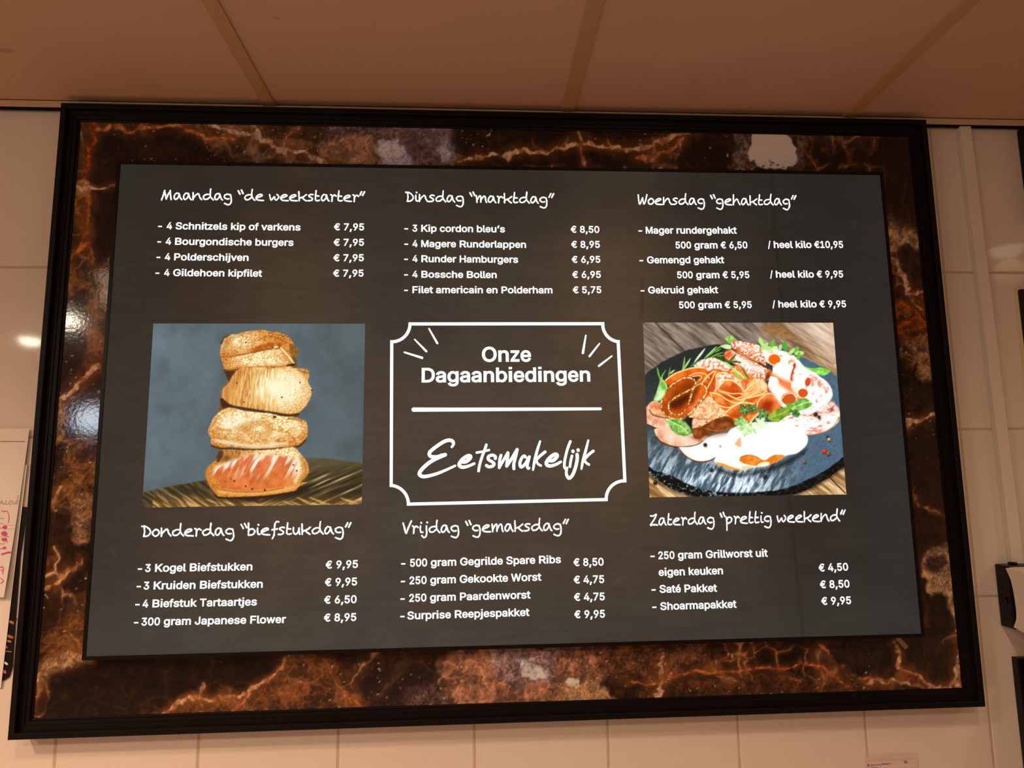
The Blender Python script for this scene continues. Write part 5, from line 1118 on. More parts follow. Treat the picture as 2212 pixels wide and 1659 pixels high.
    # right hand cured slices
    P.fill(P_([(1180, 345), (1260, 345), (1340, 372), (1400, 420), (1450, 478), (1530, 520), (1590, 570), (1660, 630), (1692, 705), (1680, 760), (1610, 845), (1500, 880), (1300, 870), (1200, 600)]),
           lambda q: mixc((255, 250, 246), (226, 140, 116), np.clip((fbm(q, 9, 14, 3) - 0.56) * 5, 0, 1)), 1.2, 1, True, 0.8)
    P.fill(P_([(1500, 560), (1600, 590), (1665, 650), (1680, 720), (1640, 740), (1560, 660)]), lambda q: mixc((255, 240, 232), (206, 100, 80), np.clip((fbm(q, 7, 19, 3) - 0.5) * 5, 0, 1)), 4, 0.7)
    P.fill(P_([(1240, 930), (1400, 880), (1560, 850), (1650, 800), (1680, 775), (1720, 812), (1752, 860), (1752, 930), (1735, 962), (1690, 1000), (1620, 1038), (1520, 1060), (1440, 1058), (1300, 1020)]),
           lambda q: mixc((255, 252, 246), (214, 140, 124), np.clip((fbm(q * np.array([0.6, 1.4]), 8, 24, 3) - 0.5) * 4.2, 0, 1)), 1.2, 1, True, 0.8)
    P.fill(P_([(1600, 830), (1680, 780), (1720, 812), (1750, 862), (1700, 880), (1620, 870)]), lambda q: mixc((244, 200, 186), (166, 52, 42), np.clip((fbm(q, 7, 26, 3) - 0.46) * 4, 0, 1)), 4, 0.85)
    P.stroke(P_([(1745, 930), (1690, 998), (1610, 1040), (1500, 1062), (1420, 1050)]), 2.2, (226, 128, 66), 1.2, 0.9)
    # left hand roast slices
    roast = lambda q: mixc((206, 140, 104), (250, 208, 184), (fbm(q, 12, 13, 3) - 0.25) * 1.9)
    P.fill(P_([(60, 850), (105, 825), (160, 775), (250, 810), (320, 920), (330, 1015), (260, 1018), (190, 1005), (120, 975), (60, 960)]), roast, 1.2)
    P.stroke(P_([(60, 962), (120, 980), (190, 1008), (300, 1020)]), 2.4, (84, 48, 24), 1.2, 0.9)
    P.fill(P_([(128, 820), (150, 785), (215, 790), (260, 850), (262, 905), (200, 910), (150, 890)]), flesh((212, 130, 78), (248, 190, 150)), 1.2)
    P.stroke(P_([(130, 850), (155, 888), (215, 912), (290, 920)]), 2.2, (90, 50, 24), 1.2, 0.85)
    P.fill(P_([(178, 1012), (300, 1005), (420, 1040), (540, 1060), (640, 1078), (590, 1118), (540, 1145), (460, 1162), (360, 1165), (280, 1145), (215, 1110), (186, 1068)]), roast, 1.2)
    P.fill(P_([(250, 1030), (420, 1050), (480, 1100), (400, 1140), (300, 1110)]), (250, 214, 190), 10, 0.7)
    P.stroke(P_([(190, 1082), (230, 1125), (300, 1156), (380, 1168), (470, 1164), (545, 1146), (600, 1112), (640, 1080)]), 2.6, (78, 42, 20), 1.2, 0.95)
    P.fill(P_([(375, 1172), (470, 1166), (560, 1140), (640, 1080), (760, 1050), (880, 1060), (900, 1180), (700, 1255), (640, 1282), (560, 1292), (480, 1270), (420, 1225)]), lambda q: mixc((250, 196, 160), (255, 246, 242), np.clip((q[:, 0] - 1470) / 40 + 0.5 - (q[:, 1] - 975) / 40, 0, 1)), 1.2)
    P.stroke(P_([(380, 1178), (430, 1238), (500, 1280), (570, 1294), (640, 1284), (700, 1256)]), 2.6, (110, 62, 30), 1.2, 0.95)
    P.fill(P_([(640, 1070), (760, 1020), (850, 1010), (800, 1060), (680, 1085)]), (150, 110, 100), 5, 0.6)
    # folded salami fan behind
    P.fill(P_([(505, 465), (560, 428), (620, 412), (680, 402), (740, 425), (800, 470), (860, 540), (880, 590), (760, 600), (600, 560), (540, 500)]), salami, 1.3, 1, True, 1.0)
    # the wide orange fan in the middle
    zone = [(520, 640), (600, 540), (700, 500), (790, 520), (850, 470), (930, 500), (1010, 560), (1080, 580), (1140, 640), (1150, 700), (1235, 750), (1250, 830), (1180, 880), (1060, 900), (960, 1000), (880, 990), (800, 930), (720, 860), (600, 760)]
    P.fill(P_(zone), flesh((196, 84, 24), (248, 156, 84), 12, 15), 1.4)
    P.fill(P_([(860, 480), (960, 520), (1000, 600), (940, 660), (880, 600), (840, 540)]), lambda q: mixc((238, 128, 66), (255, 226, 190), np.clip((fbm(q, 6, 19, 2) - 0.5) * 4, 0, 1)), 2)
    P.fill(P_([(700, 560), (760, 530), (850, 560), (930, 660), (860, 620), (780, 610), (720, 660), (690, 690)]), salami, 3, 0.9)
    for l in ([(730, 670), (790, 640), (880, 680), (840, 700), (770, 700)], [(740, 740), (860, 700), (920, 740), (860, 760)], [(560, 700), (640, 600), (680, 540), (700, 620), (660, 700)], [(660, 740), (720, 800), (840, 830), (760, 840), (690, 800)],
              [(930, 600), (980, 620), (950, 680)], [(850, 850), (960, 830), (920, 900), (860, 940)], [(960, 770), (1040, 740), (1000, 800)]):
        P.fill(P_(l), (184, 62, 14), 4, 0.65)
    P.fill(P_([(940, 700), (1000, 600), (1060, 590), (1120, 640), (1060, 720), (980, 750)]), flesh((244, 168, 104), (255, 214, 164), 10, 4), 2.5, 0.95)
    P.fill(P_([(1040, 590), (1085, 590), (1135, 640), (1120, 690), (1070, 660)]), flesh((250, 190, 130), (255, 226, 184), 10, 5), 1.6)
    EDGE = (255, 226, 156)
    for l, w in (([(690, 710), (708, 620), (700, 560), (740, 535), (800, 545)], 3), ([(722, 655), (770, 605), (840, 606), (905, 650), (942, 705), (946, 745), (900, 766), (850, 748), (780, 712), (728, 690), (722, 655)], 3.4),
                 ([(740, 690), (830, 712), (910, 712), (930, 735), (880, 750)], 2.6), ([(655, 720), (670, 770), (720, 812), (800, 832), (870, 812)], 3), ([(650, 705), (720, 720), (800, 770), (880, 795), (945, 765)], 3),
                 ([(760, 600), (840, 600), (910, 660), (935, 700)], 2.6), ([(940, 755), (1030, 735), (1090, 720), (1130, 690)], 3), ([(945, 690), (1000, 672), (1030, 620)], 2.4), ([(780, 870), (800, 920), (850, 965), (890, 985)], 3.2),
                 ([(785, 872), (850, 820), (930, 790), (1020, 800)], 3.2), ([(580, 620), (630, 560), (680, 520)], 3), ([(610, 690), (660, 600), (690, 530)], 2.6), ([(830, 520), (880, 540), (890, 600)], 2.6), ([(1010, 560), (1025, 610), (960, 680)], 2.6), ([(1060, 600), (1075, 650), (1060, 690), (1000, 730)], 2.2)):
        P.stroke(P_(l), w, EDGE, 0.9, 0.92)
        P.stroke(P_([(x + 3, y + 9) for x, y in l]), 1.8, (196, 84, 24), 1.0, 0.45)
    P.fill(P_([(1035, 850), (1050, 790), (1090, 735), (1150, 708), (1210, 735), (1242, 800), (1240, 850), (1180, 885), (1100, 880)]), flesh((228, 112, 46), (248, 168, 112), 14, 6), 1.3)
    P.fill(P_([(1070, 840), (1090, 790), (1140, 765), (1190, 785), (1180, 840), (1150, 875), (1100, 870)]), (150, 48, 12), 7, 0.9)
    P.stroke(P_([(1040, 845), (1056, 785), (1095, 738), (1150, 710), (1205, 732)]), 2.6, (255, 226, 176), 1.0, 0.9)
    # sausages
    spk = lambda q: mixc(mixc((206, 84, 44), (232, 128, 84), fbm(q, 10, 8, 2)), (255, 244, 224), np.clip((fbm(q, 3.4, 33, 2) - 0.56 + 0.14) * 4, 0, 1))
    P.fill(P_([(770, 372), (800, 345), (850, 342), (930, 385), (1030, 440), (1120, 490), (1168, 520), (1160, 580), (1112, 604), (1040, 575), (940, 520), (860, 460), (790, 425)]), spk, 1.3, 1, True, 0.8)
    P.fill(P_([(850, 365), (960, 425), (1080, 490), (1060, 540), (960, 500), (860, 430)]), (255, 250, 240), 7, 0.75)
    P.fill(P_([(770, 372), (800, 345), (840, 345), (820, 400), (790, 425)]), (220, 92, 48), 5, 0.85)
    P.fill(P_([(1110, 605), (1135, 545), (1168, 518), (1164, 570)]), (120, 58, 16), 2, 0.95)
    P.fill(P_([(828, 290), (845, 262), (900, 262), (980, 280), (1060, 296), (1092, 315), (1105, 380), (1125, 470), (1060, 440), (980, 400), (890, 352), (845, 330)]), spk, 1.3, 1, True, 0.8)
    P.fill(P_([(890, 285), (980, 300), (1060, 320), (1060, 370), (980, 350), (900, 320)]), (255, 240, 226), 6, 0.6)
    P.stroke(P_([(850, 345), (930, 382), (1020, 428), (1110, 478), (1140, 500)]), 3.2, (104, 52, 20), 1.8, 0.85)
    P.stroke(P_([(880, 352), (960, 394), (1060, 444)]), 2.0, (248, 190, 116), 1.0, 0.9)
    P.fill(P_([(1090, 335), (1180, 345), (1290, 375), (1365, 420), (1372, 480), (1300, 470), (1240, 470), (1140, 450), (1110, 400)]), lambda q: mixc((255, 244, 230), (238, 150, 100), np.clip((fbm(q, 6, 8, 3) - 0.55) * 4, 0, 1)), 1.3)
    P.dot(1370 + 1194 / 3.95, 670 + 424 / 3.95, 14.2, (250, 206, 150), 12.6)
    P.dot(1370 + 1196 / 3.95, 670 + 420 / 3.95, 12.6, (224, 104, 22), 11.0)
    P.fill(P_([(1352, 470), (1376, 450), (1374, 490), (1350, 525)]), (176, 60, 40), 1.6)
    # pale rolled ham
    P.fill(P_([(1160, 520), (1270, 590), (1370, 640), (1420, 760), (1360, 760), (1200, 640)]), (232, 122, 66), 3, 0.95)
    ham = lambda q: mixc((255, 254, 250), (255, 214, 190), np.clip((fbm(q, 20, 6, 2) - 0.45) * 2.2, 0, 1))
    def under(l, w=6, a=0.8): P.stroke(P_(l), w, (240, 150, 104), w * 0.6, a)
    P.fill(P_([(1182, 512), (1205, 470), (1232, 448), (1350, 472), (1345, 520), (1332, 590), (1350, 612), (1290, 596), (1190, 550)]), ham, 1.2)
    P.stroke(P_([(1190, 548), (1260, 580), (1340, 608)]), 5, (244, 172, 132), 3, 0.7)
    P.fill(P_([(1350, 512), (1366, 540), (1352, 600), (1332, 590), (1338, 540)]), (206, 80, 44), 1.5)
    P.fill(P_([(1360, 545), (1440, 555), (1490, 585), (1500, 630), (1470, 655), (1420, 650), (1360, 610)]), ham, 1.2)
    under([(1360, 612), (1420, 650), (1470, 656)], 4)
    under([(1352, 560), (1360, 610), (1345, 650)], 3, 0.6)
    P.dot(1370 + 1482 / 3.95, 670 + 612 / 3.95, 6.2, (208, 80, 40), 9.6, 0.2)
    P.fill(P_([(1338, 660), (1350, 610), (1400, 606), (1470, 670), (1485, 720), (1450, 748), (1400, 745), (1360, 712)]), ham, 1.2)
    under([(1340, 665), (1365, 715), (1405, 748), (1450, 750)], 4)
    P.dot(1370 + 1440 / 3.95, 670 + 707 / 3.95, 10.6, (206, 88, 30), 9.6)
    P.fill(P_([(1145, 660), (1150, 600), (1165, 565), (1220, 580), (1245, 632), (1320, 680), (1375, 720), (1384, 770), (1300, 815), (1255, 810), (1200, 745)]), ham, 1.2)
    under([(1240, 628), (1320, 684), (1378, 722)], 5)
    under([(1150, 665), (1200, 748), (1256, 808)], 5)
    P.dot(1370 + 1318 / 3.95, 670 + 756 / 3.95, 16.0, (198, 92, 34), 13.2, -0.1)
    P.stroke(P_([(1254, 765), (1290, 720), (1350, 712), (1380, 745)]), 1.8, (255, 236, 214), 0.9, 0.9)
    P.stroke(P_([(1245, 770), (1262, 815), (1295, 822)]), 3.4, (255, 226, 190), 1.2, 0.9)
    # big folded slices at left
    P.fill(P_([(262, 600), (330, 545), (420, 512), (500, 490), (580, 492), (628, 520), (600, 560), (520, 570), (450, 580), (360, 620), (290, 640)]), flesh((206, 84, 22), (240, 126, 48), 14, 21), 1.3)
    P.stroke(P_([(268, 600), (335, 548), (420, 514), (500, 492), (590, 490)]), 3.0, (255, 226, 160), 1.2, 0.9)
    P.stroke(P_([(470, 560), (540, 535), (605, 545), (640, 580)]), 2.4, (255, 216, 150), 1.0, 0.9)
    P.stroke(P_([(500, 566), (545, 558), (575, 570), (560, 600)]), 2.2, (250, 206, 140), 1.0, 0.8)
    P.fill(P_([(226, 800), (240, 720), (290, 655), (360, 600), (430, 576), (500, 590), (528, 625), (585, 630), (622, 670), (616, 712), (560, 790), (500, 870), (420, 926), (345, 930), (275, 890), (240, 850)]), flesh((168, 72, 18), (224, 108, 36), 16, 22), 1.3)
    P.fill(P_([(290, 760), (350, 690), (440, 640), (510, 620), (500, 660), (430, 700), (360, 740), (310, 790)]), (98, 46, 12), 9, 0.75)
    P.fill(P_([(300, 800), (350, 760), (430, 720), (475, 700), (468, 760), (430, 830), (380, 865), (330, 860)]), (76, 30, 8), 6, 0.92)
    P.fill(P_([(330, 850), (400, 830), (450, 790), (440, 850), (390, 880), (345, 880)]), (216, 84, 20), 7, 0.7)
    P.fill(P_([(490, 720), (520, 680), (545, 660), (520, 740), (490, 790)]), (96, 38, 10), 6, 0.85)
    P.fill(P_([(480, 850), (540, 760), (600, 720), (590, 760), (530, 830), (490, 880)]), flesh((214, 92, 56), (250, 190, 140), 5, 3), 3, 0.85)
    crumb = lambda q: mixc((150, 84, 28), (255, 222, 150), np.clip((fbm(q, 3.0, 3, 2) - 0.36) * 4, 0, 1))
    for l, w in (([(232, 830), (236, 760), (262, 700), (320, 640), (390, 595), (450, 575), (505, 590), (524, 625), (500, 660), (440, 700), (370, 735), (310, 775), (292, 820), (310, 872), (355, 896), (410, 880), (455, 828), (480, 750), (498, 680), (540, 636), (590, 634), (616, 672), (612, 710)], 3.6),
                 ([(232, 830), (256, 880), (310, 918), (370, 932), (430, 916), (490, 868), (560, 790), (614, 710)], 3.8)):
        P.stroke(P_(l), w + 1.6, (112, 56, 16), 1.2, 0.7)
        P.stroke(P_(l), w, crumb, 0.9, 0.95)
    shade_([(440, 930), (500, 890), (520, 960), (490, 1000), (450, 970)], 0.75, 4)
    P.fill(P_([(470, 905), (530, 840), (580, 780), (640, 735), (700, 790), (785, 885), (740, 915), (660, 928), (560, 918), (490, 915)]), flesh((226, 146, 92), (255, 226, 186), 4, 23), 1.2, 1, True, 0.8)
    P.stroke(P_([(480, 908), (560, 925), (660, 932), (770, 892)]), 3.4, crumb, 1.0, 0.95)
    P.fill(P_([(492, 1000), (496, 950), (510, 918), (600, 930), (680, 930), (790, 905), (850, 950), (840, 1000), (740, 1035), (640, 1052), (560, 1095), (510, 1085)]), flesh((110, 56, 22), (160, 90, 46), 9, 24), 1.3)
    P.fill(P_([(498, 985), (505, 925), (560, 930), (660, 940), (600, 975), (540, 1000)]), flesh((226, 136, 106), (255, 206, 176), 5, 25), 1.5)
    P.stroke(P_([(500, 1000), (560, 990), (640, 945), (675, 935)]), 3.0, crumb, 1.0, 0.9)
    P.stroke(P_([(600, 1010), (720, 1030), (840, 1000)]), 1.8, (190, 130, 70), 1.0, 0.7)
    P.stroke(P_([(500, 1085), (560, 1098), (640, 1056)]), 7, (120, 62, 30), 4, 0.6)
    # white poultry slices in front
    P.fill(P_([(685, 1290), (730, 1190), (790, 1090), (810, 1030), (880, 990), (1000, 975), (1150, 955), (1290, 958), (1400, 1005), (1465, 1060), (1482, 1100), (1462, 1160), (1385, 1222), (1300, 1240), (1220, 1290), (1100, 1330), (1000, 1345), (930, 1365), (850, 1355), (760, 1325)]), WH, 1.3)
    P.fill(P_([(858, 1140), (905, 1085), (912, 1165), (880, 1160)]), (234, 168, 116), 2, 0.9)
    P.fill(P_([(683, 1300), (750, 1305), (830, 1335), (925, 1362), (840, 1360), (750, 1330)]), (228, 152, 62), 1.5)
    P.fill(P_([(918, 1330), (1000, 1330), (1000, 1352), (930, 1366)]), (222, 196, 160), 3, 0.9)
    P.fill(P_([(898, 1272), (920, 1245), (975, 1234), (1040, 1248), (1090, 1278), (1130, 1272), (1170, 1245), (1220, 1232), (1288, 1244), (1230, 1285), (1150, 1322), (1080, 1334), (980, 1320), (915, 1300)]), flesh((214, 116, 30), (240, 152, 66), 8, 26), 1.2)
    P.fill(P_([(1050, 1322), (1100, 1296), (1155, 1300), (1140, 1326), (1080, 1336)]), (255, 240, 214), 1.5, 0.95)
    P.stroke(P_([(905, 1258), (970, 1236), (1040, 1250), (1090, 1280)]), 1.4, (150, 70, 20), 0.9, 0.7)
    # herbs
    LG, MG, DG = (176, 222, 130), (116, 176, 70), (56, 104, 44)
    for l, c, w in (([(195, 488), (208, 545), (226, 605)], MG, 4), ([(268, 512), (240, 560), (225, 600)], MG, 3), ([(305, 488), (298, 540), (288, 572)], MG, 2.6), ([(240, 545), (236, 590)], MG, 2.6), ([(345, 510), (300, 545)], LG, 4), ([(430, 398), (424, 460), (408, 520)], (150, 190, 110), 3.4),
                    ([(480, 412), (450, 460), (410, 520)], LG, 4), ([(604, 328), (560, 385), (512, 445)], (214, 232, 206), 5), ([(700, 312), (650, 365), (600, 410)], LG, 4), ([(790, 296), (720, 320), (660, 370), (600, 415)], MG, 3.4), ([(760, 360), (700, 380), (640, 410)], MG, 3.4), ([(770, 385), (700, 395)], MG, 3), ([(540, 440), (480, 480)], (60, 140, 80), 5), ([(740, 330), (690, 360)], MG, 3), ([(770, 410), (710, 410)], DG, 3)):
        P.stroke(P_(l), w, c, 0.9, 0.95, taper=True)
    P.fill(P_([(770, 235), (800, 225), (835, 215), (855, 240), (835, 262), (820, 290), (800, 272)]), flesh(MG, LG, 5, 31), 1.3)
    P.fill(P_([(735, 305), (780, 292), (825, 300), (825, 330), (780, 330)]), flesh(LG, (214, 240, 180), 5, 32), 1.3)
    for cx, cy, a, b, r, c in ((1085, 275, 11, 4.5, 1.1, LG), (1112, 312, 11, 5, 2.3, LG), (1160, 325, 12, 5, 0.0, LG), (1182, 290, 5, 10, 0.2, MG), (1195, 325, 8, 4, -0.4, (200, 236, 160)), (1288, 310, 5, 12, -0.1, (90, 160, 70)), (1245, 322, 4, 8, 0.3, (170, 210, 150)), (1345, 352, 10, 4, -0.7, LG), (1385, 345, 5, 10, 0.3, MG), (1410, 368, 10, 5, -0.1, LG), (1402, 392, 4, 9, 0.2, MG)):
        P.dot(1370 + cx / 3.95, 670 + cy / 3.95, a, c, b, r, 1.0)
    P.fill(P_([(1432, 470), (1480, 490), (1540, 495), (1600, 490), (1672, 515), (1640, 550), (1590, 556), (1540, 530), (1480, 505)]), flesh((110, 196, 66), (176, 232, 120), 6, 33), 1.2)
    P.fill(P_([(165, 770), (190, 700), (208, 640), (226, 590), (260, 610), (282, 650), (270, 700), (250, 740), (215, 772)]), flesh((110, 180, 80), (200, 234, 160), 9, 34), 1.2)
    P.fill(P_([(180, 760), (215, 712), (255, 700), (245, 735), (205, 772)]), (234, 248, 206), 4, 0.85)
    P.stroke(P_([(228, 575), (260, 620), (280, 665)]), 1.8, (214, 240, 160), 0.9, 0.9)
    leaf = lambda q: mixc((92, 150, 58), (190, 228, 140), (fbm(q, 7, 35, 2) - 0.2) * 1.4)
    P.fill(P_([(258, 930), (300, 938), (360, 928), (410, 938), (455, 975), (486, 1030), (480, 1070), (430, 1074), (370, 1058), (320, 1020), (295, 975)]), leaf, 1.2)
    P.stroke(P_([(275, 935), (340, 965), (410, 1000), (470, 1065)]), 2.0, (222, 244, 176), 0.9, 0.9)
    for l in ([(330, 1010), (335, 970)], [(380, 1045), (372, 990)], [(430, 960), (400, 995)], [(470, 1000), (430, 1018)]): P.stroke(P_(l), 1.3, (206, 236, 160), 0.8, 0.7)
    P.stroke(P_([(420, 1070), (470, 1055), (486, 1020)]), 3, (66, 112, 46), 1.6, 0.6)
    P.fill(P_([(1138, 920), (1165, 875), (1220, 845), (1290, 828), (1340, 835), (1345, 865), (1300, 905), (1240, 945), (1180, 950)]), flesh((96, 130, 34), (164, 190, 78), 8, 36), 1.2)
    P.stroke(P_([(1145, 920), (1220, 895), (1320, 850)]), 1.6, (196, 214, 120), 0.9, 0.7)
    P.fill(P_([(1325, 830), (1350, 795), (1400, 762), (1460, 752), (1512, 785), (1514, 815), (1470, 840), (1400, 858)]), leaf, 1.2)
    P.stroke(P_([(1340, 838), (1420, 805), (1505, 780)]), 1.8, (214, 240, 160), 0.9, 0.8)
    P.fill(P_([(1295, 800), (1330, 795), (1362, 815), (1340, 835), (1305, 832)]), (112, 166, 66), 1.2)
    P.fill(P_([(1340, 860), (1390, 850), (1415, 885), (1395, 915), (1360, 905)]), flesh((44, 96, 40), (110, 160, 90), 4, 37), 1.4)
    def parsley(cx, cy, r, rot, c0, c1, seed):
        pts = []
        for k in range(5):
            a = rot + k * 2 * math.pi / 5
            for da, rr in ((-0.56, 0.50), (-0.40, 0.92), (-0.24, 0.76), (-0.1, 1.0), (0.0, 1.14), (0.1, 1.0), (0.24, 0.76), (0.40, 0.92), (0.56, 0.50)):
                pts.append((cx + r * rr * math.cos(a + da), cy + r * rr * math.sin(a + da) * 0.86))
        P.fill(P_(pts), flesh(c0, c1, 6, seed), 0.9, 1, False)
        for k in range(5):
            a = rot + k * 2 * math.pi / 5
            P.stroke(P_([(cx, cy), (cx + r * 0.8 * math.cos(a), cy + r * 0.7 * math.sin(a))]), 1.0, (206, 232, 170), 0.7, 0.6)
    parsley(945, 850, 62, 0.3, (48, 88, 44), (92, 140, 66), 41)
    parsley(1095, 880, 52, 0.9, (56, 104, 50), (120, 170, 90), 42)
    parsley(1020, 838, 44, 0.1, (44, 84, 40), (80, 130, 60), 45)
    parsley(905, 950, 58, 1.2, (84, 136, 70), (160, 206, 124), 43)
    parsley(965, 1005, 86, 0.6, (146, 196, 112), (232, 248, 210), 44)
    parsley(1080, 960, 60, 0.2, (190, 226, 160), (250, 252, 236), 46)
    P.stroke(P_([(960, 1000), (1010, 930), (1060, 880)]), 2.4, (232, 240, 190), 1.0, 0.9)
    for l, c, w in (([(690, 405), (740, 430), (800, 460), (860, 520), (920, 560), (985, 590)], (170, 206, 110), 4.5), ([(870, 376), (835, 415), (800, 445)], (76, 110, 36), 5), ([(915, 448), (860, 440), (800, 445)], (70, 104, 34), 4.5), ([(905, 470), (960, 560), (985, 592)], (84, 120, 40), 4),
                    ([(850, 520), (880, 560), (925, 605)], (150, 196, 80), 4.5), ([(690, 405), (740, 420), (770, 440)], (60, 84, 34), 4), ([(840, 500), (905, 545), (940, 590)], (206, 232, 140), 3.6), ([(780, 450), (800, 470), (840, 480)], LG, 3.4)):
        P.stroke(P_(l), w, c, 0.9, 0.95, taper=True)
    for x, y, r, c in ((605, 1148, 4.0, (44, 36, 38)), (658, 1362, 4.3, (40, 40, 38)), (1115, 1420, 4.4, (40, 40, 40)), (178, 1473, 4.2, (34, 30, 22)), (1547, 888, 4.4, (44, 38, 40)), (1575, 910, 3.4, (66, 52, 46)), (1648, 1080, 3.4, (58, 52, 46)), (1661, 1102, 3.6, (196, 150, 84)),
                       (1622, 1203, 4.7, (212, 44, 24)), (1655, 1222, 4.6, (112, 86, 50)), (1437, 1210, 3.6, (58, 54, 48)), (1452, 1292, 3.6, (110, 92, 64)), (1660, 826, 4.2, (226, 200, 176)), (732, 1156, 1.6, (226, 150, 90))):
        P.dot(1370 + (x + 4) / 3.95, 670 + (y + 8) / 3.95, r * 1.05, (20, 22, 24), None, 0, 1.8, 0.55)
        P.dot(1370 + x / 3.95, 670 + y / 3.95, r, c, None, 0, 0.9)
        P.dot(1370 + (x - 4) / 3.95, 670 + (y - 5) / 3.95, r * 0.34, np.minimum(np.array(c) + 90, 255), None, 0, 0.9, 0.7)
    P.stroke(P_([(1668, 1430), (1730, 1490), (1800, 1560)]), 2.6, (40, 28, 18), 1.2, 0.9)
    c = P.c / 255.0
    c = np.clip(0.5 + (c - 0.5) * 1.16 + 0.015, 0, 1.0)
    return c * 255.0

M['picture'] = attr_mat('lit_picture', emission=1.0, rough=0.6, spec=0.2, grain=0.05, gscale=(500, 1, 500))
for nm, (x0, x1, z0, z1), fn in (('steak_picture', (-0.6765, -0.2832, 1.5412, 1.8815), steak), ('platter_picture', (0.2555, 0.6397, 1.5464, 1.8843), platter)):
    me, v = grid(nm, x0, x1, z0, z1, INK_Y, 0.00092)
    set_col(me, fn(to_px(v)), 1.0)
    o = link(nm, me, screen, (M['picture'],))
    tag(o, 'picture of four seared steaks stacked on a dark table' if nm[0] == 's' else 'picture of sliced cold meats on a round slate plate')
# ------------------------------------------------------------------ things on the wall right of the board
T1 = at(2074.5, 272, -0.015); T2 = at(2097.5, 272, -0.015)
duct = empty('cable_duct', (0.99, 0, 1.4), 'thin white vertical cable duct on the tiles right of the frame', 'cable duct')
def upright(name, x0, x1, y0, y1, z0, z1, dx, m, parent, bev=0.001):
    """box whose lower end is shifted sideways by dx (it hangs slightly out of plumb)"""
    bm = bmesh.new()
    box(bm, (x0, y0, z0), (x1, y1, z1), bev)
    for v in bm.verts:
        v.co.x += dx * (z1 - v.co.z) / (z1 - z0)
    return bm_obj(name, bm, (m,), parent)
upright('duct_base', 0.9795, 1.0022, -0.0085, -0.0003, 1.404, 2.3285, 0.0105, M['white'], duct)
upright('duct_cover', 0.9787, 1.0030, -0.0150, -0.0087, 1.404, 2.3285, 0.0105, M['white'], duct)

soap = empty('soap_dispenser', (1.03, 0, 1.283), 'white and black dispenser on the tiles right of the frame below the duct', 'dispenser')
bm = bmesh.new()
box(bm, (0.962, -0.036, 1.284), (1.10, -0.0006, 1.4035), 0.003)
bm_obj('back_housing', bm, (M['black'],), soap)
def cover():
    """white front shell: in side view its rear edge is an S-curve against the dark housing"""
    bm = bmesh.new()
    prof = [(1.4015, -0.0300), (1.392, -0.0345), (1.380, -0.0395), (1.360, -0.0425), (1.340, -0.0440), (1.320, -0.0445), (1.305, -0.0430), (1.295, -0.0385), (1.286, -0.0340)]
    front = [(1.4025, -0.060), (1.398, -0.078), (1.385, -0.090), (1.360, -0.097), (1.335, -0.099), (1.310, -0.097), (1.292, -0.090), (1.283, -0.078), (1.2805, -0.062)]
    loop = prof + front[::-1]
    xs = [0.9608, 0.9635, 0.970, 1.094, 1.101, 1.1035]; ins = [0.006, 0.002, 0.0, 0.0, 0.002, 0.006]
    cz = 1.341; cy = -0.066
    rows = []
    for x, i in zip(xs, ins):
        k = 1 - i / 0.05
        rows.append([bm.verts.new((x, cy + (y - cy) * k if y < -0.05 else y, cz + (z - cz) * (1 - i / 0.12))) for z, y in loop])
    n = len(loop)
    for a, b in zip(rows[:-1], rows[1:]):
        for k in range(n): bm.faces.new([a[k], a[(k + 1) % n], b[(k + 1) % n], b[k]])
    bm.faces.new(rows[0]); bm.faces.new(rows[-1][::-1])
    bm_obj('front_cover', bm, (M['white'],), soap, True)
cover()
bm = bmesh.new(); bmesh.ops.create_cone(bm, cap_ends=True, segments=20, radius1=0.0065, radius2=0.0055, depth=0.003)
bmesh.ops.rotate(bm, verts=bm.verts, cent=(0, 0, 0), matrix=Matrix.Rotation(math.pi / 2, 3, 'Y'))
for v in bm.verts: v.co += Vector((0.9613, -0.019, 1.336))
bm_obj('lock', bm, (M['bezel'],), soap, True)
bm = bmesh.new(); box(bm, (0.981, -0.024, 1.4035), (0.992, -0.012, 1.4085), 0.001)
bm_obj('latch', bm, (M['black'],), soap)

bx = empty('wall_box', (1.05, 0, 0.8), 'tall black wall box at the right edge below the dispenser', 'wall box')
bm = bmesh.new(); box(bm, (0.9765, -0.016, 0.86), (1.25, -0.0006, 1.226), 0.002)
bm_obj('back_plate', bm, (M['black'],), bx)
bm = bmesh.new(); box(bm, (0.984, -0.11, 0.87), (1.245, -0.0165, 1.224), 0.006)
bm_obj('box_body', bm, (M['black'],), bx)

pan = empty('wall_screen', (1.18, 0, 1.72), 'black rounded wall screen with thin cream rim at the right edge', 'wall screen')
def rrect(x0, x1, z0, z1, r, n=6):
    o = []
    for cx, cz, a in ((x1 - r, z1 - r, 0), (x0 + r, z1 - r, 90), (x0 + r, z0 + r, 180), (x1 - r, z0 + r, 270)):
        for k in range(n + 1):
            t = math.radians(a + 90 * k / n); o.append((cx + r * math.cos(t), cz + r * math.sin(t)))
    return o
bm = bmesh.new(); prism(bm, rrect(1.0705, 1.33, 1.745, 1.9690, 0.007), -0.0065, -0.0006)
bm_obj('rim', bm, (M['cream'],), pan)
bm = bmesh.new(); prism(bm, rrect(1.0728, 1.3277, 1.7473, 1.9667, 0.006), -0.0080, -0.0066)
bm_obj('glass', bm, (M['black'],), pan)

